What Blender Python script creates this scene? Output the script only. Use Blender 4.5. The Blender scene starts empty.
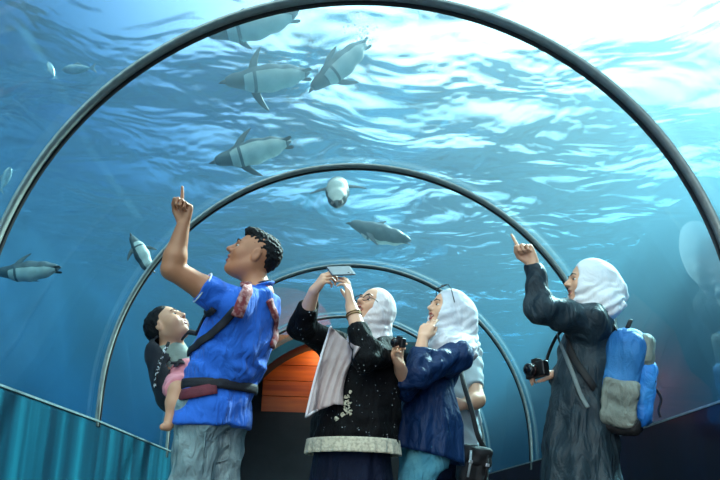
import bpy, bmesh, math, random
import numpy as np
from mathutils import Vector, Matrix

SC = bpy.context.scene
COL = SC.collection
rng = random.Random(7)
PI = math.pi

# ------------------------------------------------------------------ camera
FPX = 878.0
ZS = 1.02                                   # height where the vault springs
CAM = np.array([-0.07, 0.0, 0.36])
_p, _y, _r = map(math.radians, (17.66, 0.70, 1.75))
_fw = np.array([math.sin(_y)*math.cos(_p), math.cos(_y)*math.cos(_p), math.sin(_p)])
_rt0 = np.array([math.cos(_y), -math.sin(_y), 0.0])
_up0 = np.cross(_rt0, _fw)
_rt = math.cos(_r)*_rt0 + math.sin(_r)*_up0
_up = -math.sin(_r)*_rt0 + math.cos(_r)*_up0
cd = bpy.data.cameras.new('camera')
cam = bpy.data.objects.new('camera', cd)
COL.objects.link(cam)
cd.sensor_width = 36.0
cd.lens = FPX/720*36.0
cd.clip_start = 0.05
cd.clip_end = 200
cam.matrix_world = Matrix(((_rt[0], _up[0], -_fw[0], CAM[0]), (_rt[1], _up[1], -_fw[1], CAM[1]),
                           (_rt[2], _up[2], -_fw[2], CAM[2]), (0, 0, 0, 1)))
SC.camera = cam


def at(px, py, Y):
    """place in the tunnel seen at pixel (px, py), Y metres along the tunnel"""
    v = _fw + _rt*(px-360)/FPX + _up*(240-py)/FPX
    return CAM + v*(Y/v[1])


# ------------------------------------------------------------------ sky, sun, exposure
BACK_FILL = 5.5
W = bpy.data.worlds.new('sky')
SC.world = W
W.use_nodes = True
nt = W.node_tree
nt.nodes.clear()
wo = nt.nodes.new('ShaderNodeOutputWorld')
bg = nt.nodes.new('ShaderNodeBackground')
tc = nt.nodes.new('ShaderNodeTexCoord')
dot = nt.nodes.new('ShaderNodeVectorMath'); dot.operation = 'DOT_PRODUCT'
SUN_AZ, SUN_EL = math.radians(45), math.radians(42)
SUN_DIR = Vector((math.sin(SUN_AZ)*math.cos(SUN_EL), math.cos(SUN_AZ)*math.cos(SUN_EL), math.sin(SUN_EL)))
dot.inputs[1].default_value = SUN_DIR
mr = nt.nodes.new('ShaderNodeMapRange')
mr.inputs['From Min'].default_value = 0.47; mr.inputs['From Max'].default_value = 0.88
mr.interpolation_type = 'SMOOTHSTEP'
ramp = nt.nodes.new('ShaderNodeValToRGB')
ramp.color_ramp.elements[0].color = (0.02, 0.30, 0.85, 1)
ramp.color_ramp.elements[1].color = (1.0, 1.0, 0.97, 1)
st = nt.nodes.new('ShaderNodeMath'); st.operation = 'MULTIPLY_ADD'
st.inputs[1].default_value = 3.2; st.inputs[2].default_value = 0.10
nt.links.new(tc.outputs['Generated'], dot.inputs[0])
nt.links.new(dot.outputs['Value'], mr.inputs['Value'])
nt.links.new(mr.outputs['Result'], ramp.inputs['Fac'])
nt.links.new(mr.outputs['Result'], st.inputs[0])
nt.links.new(mr.outputs['Result'], st.inputs[0])
# warm fill added to the sky behind the camera, to light the people
sep = nt.nodes.new('ShaderNodeVectorMath'); sep.operation = 'DOT_PRODUCT'
sep.inputs[1].default_value = Vector((-0.30, -0.72, 0.62)).normalized()
nt.links.new(tc.outputs['Generated'], sep.inputs[0])
mb = nt.nodes.new('ShaderNodeMapRange'); mb.interpolation_type = 'SMOOTHSTEP'
mb.inputs['From Min'].default_value = 0.55; mb.inputs['From Max'].default_value = 0.92
nt.links.new(sep.outputs['Value'], mb.inputs['Value'])
mc = nt.nodes.new('ShaderNodeMix'); mc.data_type = 'RGBA'
mc.inputs[7].default_value = (1.0, 0.89, 0.76, 1)
nt.links.new(mb.outputs['Result'], mc.inputs[0]); nt.links.new(ramp.outputs['Color'], mc.inputs[6])
ms = nt.nodes.new('ShaderNodeMix'); ms.data_type = 'FLOAT'
ms.inputs[3].default_value = BACK_FILL
nt.links.new(mb.outputs['Result'], ms.inputs[0]); nt.links.new(st.outputs[0], ms.inputs[2])
nt.links.new(mc.outputs[2], bg.inputs['Color'])
nt.links.new(ms.outputs[0], bg.inputs['Strength'])
nt.links.new(bg.outputs['Background'], wo.inputs['Surface'])

sl = bpy.data.lights.new('sun', 'SUN')
sl.energy = 20
sl.angle = math.radians(3)
sl.color = (1.0, 0.93, 0.80)
so = bpy.data.objects.new('sun', sl)
COL.objects.link(so)
so.rotation_euler = (-SUN_DIR).to_track_quat('-Z', 'Y').to_euler()

SC.view_settings.view_transform = 'Standard'
SC.view_settings.look = 'None'
SC.view_settings.gamma = 1.0
SC.view_settings.use_curve_mapping = False
SC.view_settings.exposure = 0.0
SC.cycles.use_denoising = True
SC.cycles.max_bounces = 12
SC.cycles.transparent_max_bounces = 24
SC.cycles.volume_bounces = 2

# ------------------------------------------------------------------ materials
def mat(name):
    m = bpy.data.materials.new(name)
    m.use_nodes = True
    m.node_tree.nodes.clear()
    return m, m.node_tree.nodes, m.node_tree.links


def S(c):
    """sRGB 0-255 to linear RGBA"""
    return tuple(((v/255)/12.92 if v/255 <= 0.04045 else ((v/255+0.055)/1.055)**2.4) for v in c) + (1.0,)


def pmat(name, col, rough=0.6, metal=0.0, spec=0.5, col2=None, scale=8.0, contrast=(0.35, 0.65), bump=0.0,
         bscale=60.0, stretch=(1, 1, 1), sheen=0.0, sss=0.0, coat=0.0, fold=0.0, fscale=(9, 9, 4)):
    """principled material with a noise-mixed second colour and a fine bump"""
    m, n, l = mat(name)
    out = n.new('ShaderNodeOutputMaterial')
    b = n.new('ShaderNodeBsdfPrincipled')
    l.new(b.outputs[0], out.inputs['Surface'])
    b.inputs['Roughness'].default_value = rough
    b.inputs['Metallic'].default_value = metal
    b.inputs['Specular IOR Level'].default_value = spec
    b.inputs['Sheen Weight'].default_value = sheen
    b.inputs['Coat Weight'].default_value = coat
    if sss:
        b.inputs['Subsurface Weight'].default_value = sss
        b.inputs['Subsurface Radius'].default_value = (0.012, 0.005, 0.003)
        b.inputs['Subsurface Scale'].default_value = 1.0
    t = n.new('ShaderNodeTexCoord')
    mp = n.new('ShaderNodeMapping')
    mp.inputs['Scale'].default_value = stretch
    l.new(t.outputs['Object'], mp.inputs['Vector'])
    nz = n.new('ShaderNodeTexNoise')
    nz.inputs['Scale'].default_value = scale
    nz.inputs['Detail'].default_value = 5
    l.new(mp.outputs[0], nz.inputs['Vector'])
    rp = n.new('ShaderNodeValToRGB')
    rp.color_ramp.elements[0].position, rp.color_ramp.elements[1].position = contrast
    rp.color_ramp.elements[0].color = S(col)
    rp.color_ramp.elements[1].color = S(col2 if col2 else tuple(min(255, c*1.12) for c in col))
    l.new(nz.outputs['Fac'], rp.inputs['Fac'])
    l.new(rp.outputs['Color'], b.inputs['Base Color'])
    if bump:
        nb = n.new('ShaderNodeTexNoise')
        nb.inputs['Scale'].default_value = bscale
        nb.inputs['Detail'].default_value = 3
        l.new(mp.outputs[0], nb.inputs['Vector'])
        bp = n.new('ShaderNodeBump')
        bp.inputs['Strength'].default_value = bump
        bp.inputs['Distance'].default_value = 0.01
        l.new(nb.outputs['Fac'], bp.inputs['Height'])
        l.new(bp.outputs['Normal'], b.inputs['Normal'])
        if fold:                                            # soft creases in cloth
            fm = n.new('ShaderNodeMapping'); fm.inputs['Scale'].default_value = fscale
            fm.inputs['Rotation'].default_value = (0.3, 0.5, 0.2)
            fz = n.new('ShaderNodeTexNoise'); fz.inputs['Scale'].default_value = 1.6; fz.inputs['Detail'].default_value = 4
            fz.inputs['Roughness'].default_value = 0.45; fz.inputs['Distortion'].default_value = 1.2
            fb = n.new('ShaderNodeBump'); fb.inputs['Strength'].default_value = fold; fb.inputs['Distance'].default_value = 0.06
            l.new(t.outputs['Object'], fm.inputs[0]); l.new(fm.outputs[0], fz.inputs['Vector'])
            l.new(fz.outputs['Fac'], fb.inputs['Height']); l.new(fb.outputs['Normal'], bp.inputs['Normal'])
    return m


# ------------------------------------------------------------------ mesh helpers
def link(name, me, m=None, parent=None, smooth=True):
    o = bpy.data.objects.new(name, me)
    COL.objects.link(o)
    if m is not None:
        for q in (m if isinstance(m, (list, tuple)) else [m]):
            me.materials.append(q)
    if parent is not None:
        o.parent = parent
    if smooth:
        me.polygons.foreach_set('use_smooth', np.ones(len(me.polygons), bool))
    return o


def mesh_np(name, V, F):
    me = bpy.data.meshes.new(name)
    me.from_pydata([tuple(map(float, v)) for v in V], [], [tuple(map(int, f)) for f in F])
    me.update()
    return me


def tag(o, label=None, cat=None, group=None, kind=None):
    if label: o['label'] = label
    if cat: o['category'] = cat
    if group: o['group'] = group
    if kind: o['kind'] = kind
    return o


def grid_faces(nu, nv, closeu=False, closev=False):
    F = []
    for i in range(nu if closeu else nu-1):
        for j in range(nv if closev else nv-1):
            a, b = i, (i+1) % nu
            c, d = j, (j+1) % nv
            F.append((a*nv+c, b*nv+c, b*nv+d, a*nv+d))
    return F


def box_bm(bm, x0, x1, y0, y1, z0, z1, bev=0.0):
    r = bmesh.ops.create_cube(bm, size=1.0)
    for v in r['verts']:
        v.co = Vector(((x0+x1)/2 + v.co.x*(x1-x0), (y0+y1)/2 + v.co.y*(y1-y0), (z0+z1)/2 + v.co.z*(z1-z0)))
    if bev:
        es = list({e for v in r['verts'] for e in v.link_edges})
        bmesh.ops.bevel(bm, geom=es, offset=bev, segments=2, affect='EDGES', profile=0.6)


def box(name, x0, x1, y0, y1, z0, z1, m, parent=None, bev=0.0):
    bm = bmesh.new()
    box_bm(bm, x0, x1, y0, y1, z0, z1, bev)
    me = bpy.data.meshes.new(name)
    bm.to_mesh(me); bm.free()
    return link(name, me, m, parent, smooth=False)

# ================================================================== THE SETTING
RAD = 1.5
LEDGE = 0.86
RINGS = [  # distance along the tunnel, sideways drift, rise, radius, skew
    (-0.4, -0.06, 0.04, 1.495, -0.05), (1.5, -0.06, 0.04, 1.495, -0.06),
    (3.366, -0.047, 0.035, 1.494, -0.058), (5.237, 0.012, -0.002, 1.5, 0.029),
    (7.464, -0.002, -0.033, 1.505, 0.032), (9.644, -0.027, 0.0, 1.5, 0.061), (11.6, -0.02, 0.0, 1.5, 0.061)]


def ring_at(y, k):
    ys = [r[0] for r in RINGS]
    return float(np.interp(y, ys, [r[k] for r in RINGS]))


def arch_point(y, a, dr=0.0):
    """a: 0 at the right springing, pi at the left; the legs go straight down outside that range"""
    ox, oz, R, sk = (ring_at(y, k) for k in (1, 2, 3, 4))
    R += dr
    if a < 0: x, z = R, a*R
    elif a > PI: x, z = -R, -(a-PI)*R
    else: x, z = R*math.cos(a), R*math.sin(a)
    X = ox+x
    return (X, y+sk*X, ZS+oz+z)


LEG = 0.125                                            # leg length below the springing, in radii
ANG = np.concatenate([[-LEG], np.linspace(0, PI, 73), [PI+LEG]])

# clear acrylic vault
m_acrylic, n, l = mat('clear acrylic')
out = n.new('ShaderNodeOutputMaterial')
mix = n.new('ShaderNodeMixShader')
tr = n.new('ShaderNodeBsdfTransparent'); tr.inputs['Color'].default_value = (0.96, 0.985, 0.98, 1)
gl = n.new('ShaderNodeBsdfGlossy'); gl.inputs['Roughness'].default_value = 0.03
fr = n.new('ShaderNodeFresnel'); fr.inputs['IOR'].default_value = 1.45
geo = n.new('ShaderNodeNewGeometry')
l.new(fr.outputs[0], mix.inputs['Fac'])
l.new(tr.outputs[0], mix.inputs[1]); l.new(gl.outputs[0], mix.inputs[2])
l.new(mix.outputs[0], out.inputs['Surface'])
ys = np.linspace(-0.4, 10.55, 44)
V = [arch_point(y, a, 0.03) for y in ys for a in ANG]
tag(link('ceiling', mesh_np('ceiling', V, [f[::-1] for f in grid_faces(len(ys), len(ANG))]), m_acrylic),
    'clear curved acrylic vault of the underwater tunnel', 'tunnel vault', kind='structure')

# ribs: aluminium band with a black rubber gasket on the far edge
m_rib = pmat('brushed aluminium', (150, 154, 148), 0.45, 0.2, scale=30, bump=0.05)
m_gasket = pmat('black rubber', (10, 11, 13), 0.5, scale=20)


def band(y0, y1, r0, r1):
    V = []
    for a in ANG:
        for (yy, dr) in ((y0, r1), (y0, r0), (y1, r0), (y1, r1)):
            V.append(arch_point(yy, a, dr))
    F = grid_faces(len(ANG), 4, closev=True)
    F.append((0, 1, 2, 3)); F.append(tuple(4*(len(ANG)-1)+k for k in (3, 2, 1, 0)))
    return mesh_np('band', V, F)


for k, (d, w) in enumerate(((3.366, 0.085), (5.237, 0.08), (7.464, 0.08), (9.644, 0.08))):
    o = link('trim_%d' % (k+1), band(d-w/2, d+w*0.10, -0.003, 0.012), m_rib)
    tag(o, 'metal rib ring number %d from the camera around the tunnel vault' % (k+1), 'tunnel rib', kind='structure')
    g = link('gasket', band(d+w*0.101, d+w/2, -0.005, 0.012), m_gasket, o)

# dado walls, capped with a thin metal edge
def wall_mat(name, c1, c2, c3, rough):
    m, n, l = mat(name)
    out = n.new('ShaderNodeOutputMaterial')
    b = n.new('ShaderNodeBsdfPrincipled')
    b.inputs['Roughness'].default_value = rough
    b.inputs['Coat Weight'].default_value = 0.3
    t = n.new('ShaderNodeTexCoord')
    mp = n.new('ShaderNodeMapping'); mp.inputs['Scale'].default_value = (1, 5.5, 0.25)  # upright streaks: reflections on the glossy panel, painted into the base colour
    nz = n.new('ShaderNodeTexNoise'); nz.inputs['Scale'].default_value = 1.2; nz.inputs['Detail'].default_value = 3
    rp = n.new('ShaderNodeValToRGB')
    rp.color_ramp.elements[0].position = 0.35; rp.color_ramp.elements[0].color = S(c1)
    rp.color_ramp.elements[1].position = 0.7; rp.color_ramp.elements[1].color = S(c3)
    e = rp.color_ramp.elements.new(0.52); e.color = S(c2)
    l.new(t.outputs['Object'], mp.inputs[0]); l.new(mp.outputs[0], nz.inputs['Vector'])
    l.new(nz.outputs['Fac'], rp.inputs['Fac']); l.new(rp.outputs['Color'], b.inputs['Base Color'])
    l.new(b.outputs[0], out.inputs['Surface'])
    return m


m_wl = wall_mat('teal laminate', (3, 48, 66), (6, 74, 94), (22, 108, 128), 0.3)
m_wr = wall_mat('shaded navy laminate', (5, 14, 34), (6, 18, 42), (8, 24, 50), 0.35)  # navy, with the shade on the right side put into the colour
m_cap = pmat('pale metal edge', (150, 175, 178), 0.35, 0.6, scale=20)
m_rock = pmat('dark concrete', (20, 34, 44), 0.9, scale=3, bump=0.4, bscale=9)


def side_wall(name, s, m, lab):
    ys = np.linspace(-0.4, 10.55, 30)
    V = []
    for y in ys:
        xi = arch_point(y, PI+LEG if s < 0 else -LEG, 0)
        X, Y = xi[0], xi[1]
        X2 = X + s*0.14
        for (x, z) in ((X, 0), (X, LEDGE), (X2, LEDGE), (X2, 0)):
            V.append((x, Y, z))
    F = grid_faces(len(ys), 4, closev=True)
    if s > 0: F = [f[::-1] for f in F]
    o = tag(link(name, mesh_np(name, V, F), m, smooth=False), lab, 'wall', kind='structure')
    V = []
    for y in ys:
        xi = arch_point(y, PI+LEG if s < 0 else -LEG, 0)
        X, Y = xi[0], xi[1]
        for (x, z) in ((X-s*0.006, LEDGE-0.006), (X-s*0.006, LEDGE+0.004), (X+s*0.12, LEDGE+0.004), (X+s*0.12, LEDGE-0.006)):
            V.append((x, Y, z))
    link('cap_strip', mesh_np('cap', V, grid_faces(len(ys), 4, closev=True)), m_cap, o, smooth=False)


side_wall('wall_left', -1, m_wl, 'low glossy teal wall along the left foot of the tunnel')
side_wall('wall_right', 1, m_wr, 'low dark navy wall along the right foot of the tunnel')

m_floor = pmat('dark grey carpet', (30, 34, 38), 0.8, col2=(52, 58, 60), scale=2.5, bump=0.3, bscale=120)
tag(box('floor', -2.6, 2.6, -1.2, 13.0, -0.1, 0.0, m_floor), 'dark grey tunnel floor', 'floor', kind='structure')

# tank: floor, side and end walls painted blue, all beyond the acrylic
m_tank = pmat('painted tank wall', (3, 30, 62), 0.9, col2=(5, 44, 78), scale=0.5, bump=0.2, bscale=4)
TL, TR, TY0, TY1, TZ = -4.6, 4.3, -0.8, 24.0, 4.15


def rock_wall(name, x0, s, seed, lab):
    """lumpy side of the tank, leaning back a little towards the top"""
    r2 = random.Random(seed)
    K = [(r2.uniform(0.4, 2.6), r2.uniform(0.5, 3.2), r2.uniform(0, 6.28), r2.uniform(0.04, 0.10)) for _ in range(7)]
    ys = np.linspace(TY0, TY1, 90); zs = np.linspace(LEDGE-0.45, TZ+0.3, 26)
    Yg, Zg = np.meshgrid(ys, zs, indexing='ij')
    D = sum(a*np.sin(ky*Yg+kz*Zg*1.3+ph)/(0.6+0.5*ky) for (ky, kz, ph, a) in K)
    Xg = x0 - s*D
    V = np.stack([Xg, Yg, Zg], -1).reshape(-1, 3)
    n0 = len(V)
    V = np.concatenate([V, np.stack([np.full_like(Xg, x0+s*0.8), Yg, Zg], -1).reshape(-1, 3)])
    F = grid_faces(len(ys), len(zs))
    F = F + [tuple(v+n0 for v in f[::-1]) for f in F]
    nz_ = len(zs); ny_ = len(ys)
    ring_ = [i*nz_ for i in range(ny_)] + [(ny_-1)*nz_+j for j in range(1, nz_)] + [i*nz_+nz_-1 for i in range(ny_-2, -1, -1)] + [j for j in range(nz_-2, 0, -1)]
    for i in range(len(ring_)):
        a, b = ring_[i], ring_[(i+1) % len(ring_)]
        F.append((b, a, a+n0, b+n0))
    tag(link(name, mesh_np(name, V, F), m_tank), lab, 'tank wall', kind='structure')


rock_wall('wall_tank_left', TL, -1, 3, 'dark blue rocky left side of the penguin tank')
rock_wall('wall_tank_right', TR, 1, 5, 'blue rocky right side of the penguin tank')
tag(box('wall_tank_end', TL-0.8, TR+0.8, TY1, TY1+0.3, 0, TZ+0.3, m_tank), 'blue painted far end of the penguin tank', 'tank wall', kind='structure')
for s in (-1, 1):
    x0, x1 = (TL-0.8, -1.66) if s < 0 else (1.66, TR+0.8)
    tag(box('floor_tank_%s' % ('left' if s < 0 else 'right'), x0, x1, TY0, TY1, LEDGE-0.5, LEDGE-0.1, m_tank),
        'blue tank floor on the %s of the tunnel' % ('left' if s < 0 else 'right'), 'tank floor', kind='structure')

# water surface: wavy sheet seen from below
def waves(x, y):
    h = 0
    for (kx, ky, a, ph) in WV:
        h = h + a*np.sin(kx*x+ky*y+ph)
    return h


WV = []
for i in range(26):
    lam = 0.35*1.11**i
    th = rng.uniform(-1.0, 1.0) + PI/2
    k = 2*PI/lam
    WV.append((k*math.cos(th), k*math.sin(th), 0.0052*lam**0.9, rng.uniform(0, 6.28)))
xs = np.linspace(TL-0.7, TR+0.7, 110); yy = np.linspace(TY0, TY1, 300)
X, Y = np.meshgrid(xs, yy, indexing='ij')
Z = TZ + waves(X, Y)
m_surf, n, l = mat('water surface')
out = n.new('ShaderNodeOutputMaterial')
mix = n.new('ShaderNodeMixShader')
tr = n.new('ShaderNodeBsdfTransparent'); tr.inputs['Color'].default_value = (0.95, 1.0, 1.0, 1)
gl = n.new('ShaderNodeBsdfGlossy'); gl.inputs['Roughness'].default_value = 0.08
gl.inputs['Color'].default_value = (0.9, 0.97, 1.0, 1)
lw = n.new('ShaderNodeLayerWeight'); lw.inputs['Blend'].default_value = 0.5
t = n.new('ShaderNodeTexCoord')
mp = n.new('ShaderNodeMapping'); mp.inputs['Scale'].default_value = (1.0, 1.0, 1)
nz = n.new('ShaderNodeTexNoise'); nz.inputs['Scale'].default_value = 1.0; nz.inputs['Detail'].default_value = 3
nz.inputs['Roughness'].default_value = 0.55; nz.inputs['Distortion'].default_value = 0.4
bp = n.new('ShaderNodeBump'); bp.inputs['Strength'].default_value = 1.0; bp.inputs['Distance'].default_value = 0.22
rp = n.new('ShaderNodeValToRGB')
rp.color_ramp.elements[0].position = 0.40; rp.color_ramp.elements[0].color = (0.0, 0.0, 0.0, 1)
rp.color_ramp.elements[1].position = 0.60; rp.color_ramp.elements[1].color = (1, 1, 1, 1)
l.new(t.outputs['Object'], mp.inputs[0]); l.new(mp.outputs[0], nz.inputs['Vector'])
l.new(nz.outputs['Fac'], bp.inputs['Height'])
l.new(bp.outputs['Normal'], lw.inputs['Normal']); l.new(bp.outputs['Normal'], gl.inputs['Normal'])
l.new(lw.outputs['Facing'], rp.inputs['Fac']); l.new(rp.outputs['Color'], mix.inputs['Fac'])
l.new(tr.outputs[0], mix.inputs[1]); l.new(gl.outputs[0], mix.inputs[2])
l.new(mix.outputs[0], out.inputs['Surface'])
V = np.stack([X, Y, Z], -1).reshape(-1, 3)
tag(link('water_surface', mesh_np('water_surface', V, grid_faces(len(xs), len(yy))), m_surf),
    'rippling water surface lit from above', 'water surface', kind='structure')

# the water itself: a body of clear blue water wrapped around the vault
m_water, n, l = mat('blue water')
out = n.new('ShaderNodeOutputMaterial')
sc_ = n.new('ShaderNodeVolumeScatter')
sc_.inputs['Color'].default_value = (0.62, 0.82, 0.90, 1)
sc_.inputs['Density'].default_value = 0.085
sc_.inputs['Anisotropy'].default_value = 0.89
ab = n.new('ShaderNodeVolumeAbsorption')
ab.inputs['Color'].default_value = (0.0, 0.66, 0.86, 1)
ab.inputs['Density'].default_value = 0.30
ad = n.new('ShaderNodeAddShader')
l.new(sc_.outputs[0], ad.inputs[0]); l.new(ab.outputs[0], ad.inputs[1])
l.new(ad.outputs[0], out.inputs['Volume'])
ysw = [-0.35, 1.5, 3.4, 5.2, 7.4, 9.6, 10.6, 23.9]
prof = []
for y in ysw:
    P = [(TL-0.6, y, LEDGE), (TL-0.6, y, TZ-0.12), (TR+0.6, y, TZ-0.12), (TR+0.6, y, LEDGE)]
    a_ = np.concatenate([[-0.10], np.linspace(0, PI, 49), [PI+0.10]])
    P += [arch_point(y, a, 0.045) for a in a_]
    prof.append(P)
npf = len(prof[0])
V = [p for P in prof for p in P]
F = grid_faces(len(ysw), npf, closev=True)
F.append(tuple(range(npf))[::-1]); F.append(tuple(range(npf*(len(ysw)-1), npf*len(ysw))))
bm = bmesh.new()
me = mesh_np('water', V, F)
bm.from_mesh(me)
bmesh.ops.recalc_face_normals(bm, faces=bm.faces)
bmesh.ops.triangulate(bm, faces=[f for f in bm.faces if len(f.verts) > 4])
bm.to_mesh(me); bm.free()
tag(link('water', me, m_water, smooth=False), 'clear blue water around the tunnel', 'water', kind='structure')

# the far end: a portal wall closing the tunnel and a lamp-lit timber room behind it
m_portal = pmat('teal portal wall', (6, 60, 72), 0.6, col2=(10, 76, 86), scale=3)
PO_Y, PO_R, PO_Z = 10.5, 1.45, 1.02
bm = bmesh.new()
aa = np.linspace(0, PI, 49)
inner = [(PO_R, 0)] + [(PO_R*math.cos(a), PO_Z+PO_R*math.sin(a)) for a in aa] + [(-PO_R, 0)]
outer = []
for (x, z) in inner:
    outer.append((x*1.56/PO_R, z if z <= PO_Z else PO_Z+(z-PO_Z)*1.56/PO_R))
for y in (PO_Y, PO_Y+0.3):
    for P in (inner, outer):
        for (x, z) in P: bm.verts.new((x-0.02, y, z))
bm.verts.ensure_lookup_table()
N = len(inner)
def q(*i): bm.faces.new([bm.verts[k] for k in i])
for k in range(N-1):
    q(k, k+1, N+k+1, N+k); q(2*N+k+1, 2*N+k, 3*N+k, 3*N+k+1)
    q(k+1, k, 2*N+k, 2*N+k+1); q(N+k, N+k+1, 3*N+k+1, 3*N+k)
me = bpy.data.meshes.new('wall_end'); bm.to_mesh(me); bm.free()
tag(link('wall_end', me, m_portal, smooth=False), 'teal end wall with the arched way out of the tunnel', 'wall', kind='structure')

m_wood, n, l = mat('orange timber boards')
out = n.new('ShaderNodeOutputMaterial'); b = n.new('ShaderNodeBsdfPrincipled'); b.inputs['Roughness'].default_value = 0.45
t = n.new('ShaderNodeTexCoord'); mp = n.new('ShaderNodeMapping'); mp.inputs['Scale'].default_value = (0.5, 1, 7)
nz = n.new('ShaderNodeTexNoise'); nz.inputs['Scale'].default_value = 2.0; nz.inputs['Detail'].default_value = 4
rp = n.new('ShaderNodeValToRGB')
rp.color_ramp.elements[0].position = 0.3; rp.color_ramp.elements[0].color = S((150, 62, 14))
rp.color_ramp.elements[1].position = 0.7; rp.color_ramp.elements[1].color = S((214, 112, 34))
l.new(t.outputs['Object'], mp.inputs[0]); l.new(mp.outputs[0], nz.inputs['Vector']); l.new(nz.outputs['Fac'], rp.inputs['Fac'])
l.new(rp.outputs[0], b.inputs['Base Color']); l.new(b.outputs[0], out.inputs['Surface'])
bm = bmesh.new()
for k in range(5):
    box_bm(bm, -1.12, -0.2, 11.28, 11.34, 1.63+k*0.2, 1.63+k*0.2+0.194, 0.006)
me = bpy.data.meshes.new('wall_room_timber'); bm.to_mesh(me); bm.free()
tag(link('wall_room_timber', me, m_wood, smooth=False), 'orange timber board wall of the room past the tunnel', 'wall', kind='structure')
m_dark = pmat('dark room lower wall', (18, 16, 18), 0.7, col2=(40, 40, 44), scale=2)
tag(box('wall_room_back', -1.45, 1.45, 11.36, 11.46, 0, 2.6, m_dark), 'dark back wall of the room past the tunnel', 'wall', kind='structure')
tag(box('wall_room_lower', -1.45, 1.45, 11.26, 11.4, 0, 1.63, m_dark), 'dark lower wall under the orange boards', 'wall', kind='structure')
m_post = pmat('brown timber', (96, 44, 16), 0.5, col2=(126, 62, 24), scale=5, stretch=(6, 6, 0.6))
V = []
prof_ = [(1.54, 0)] + [(1.54*math.cos(a), PO_Z+1.54*math.sin(a)) for a in aa] + [(-1.54, 0)]
pin = [(1.50, 0)] + [(1.50*math.cos(a), PO_Z+1.50*math.sin(a)) for a in aa] + [(-1.50, 0)]
for y in (PO_Y+0.3, TY1):
    V += [(x-0.02, y, z) for (x, z) in prof_+pin[::-1]]
nn = len(V)//2
tag(link('ceiling_room', mesh_np('ceiling_room', V, grid_faces(2, nn, closev=True)), m_portal, smooth=False),
    'opaque teal vault over the room past the tunnel', 'ceiling', kind='structure')
lt = bpy.data.lights.new('room_lamp', 'AREA'); lt.energy = 4.5; lt.size = 0.3; lt.color = (1.0, 0.62, 0.28)
lo = bpy.data.objects.new('room_lamp', lt); COL.objects.link(lo); lo.location = (-0.35, 10.95, 2.40)
lo.rotation_euler = (math.radians(32), 0, 0)
# ================================================================== SOFT-BODY MODELLING (distance fields meshed by surface nets)
def A(*v):
    return np.array(v, float)


def unit(v):
    v = np.asarray(v, float)
    return v/np.linalg.norm(v)


def axis(lo, hi, coarse, fines=()):
    """grid line positions from lo to hi, finer inside the given (a, b, step) ranges"""
    out = [lo]
    while out[-1] < hi:
        x = out[-1]; st = coarse
        for a, b, s in fines:
            if a-coarse <= x <= b: st = min(st, s)
        out.append(x+st)
    return np.array(out, np.float32)


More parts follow.
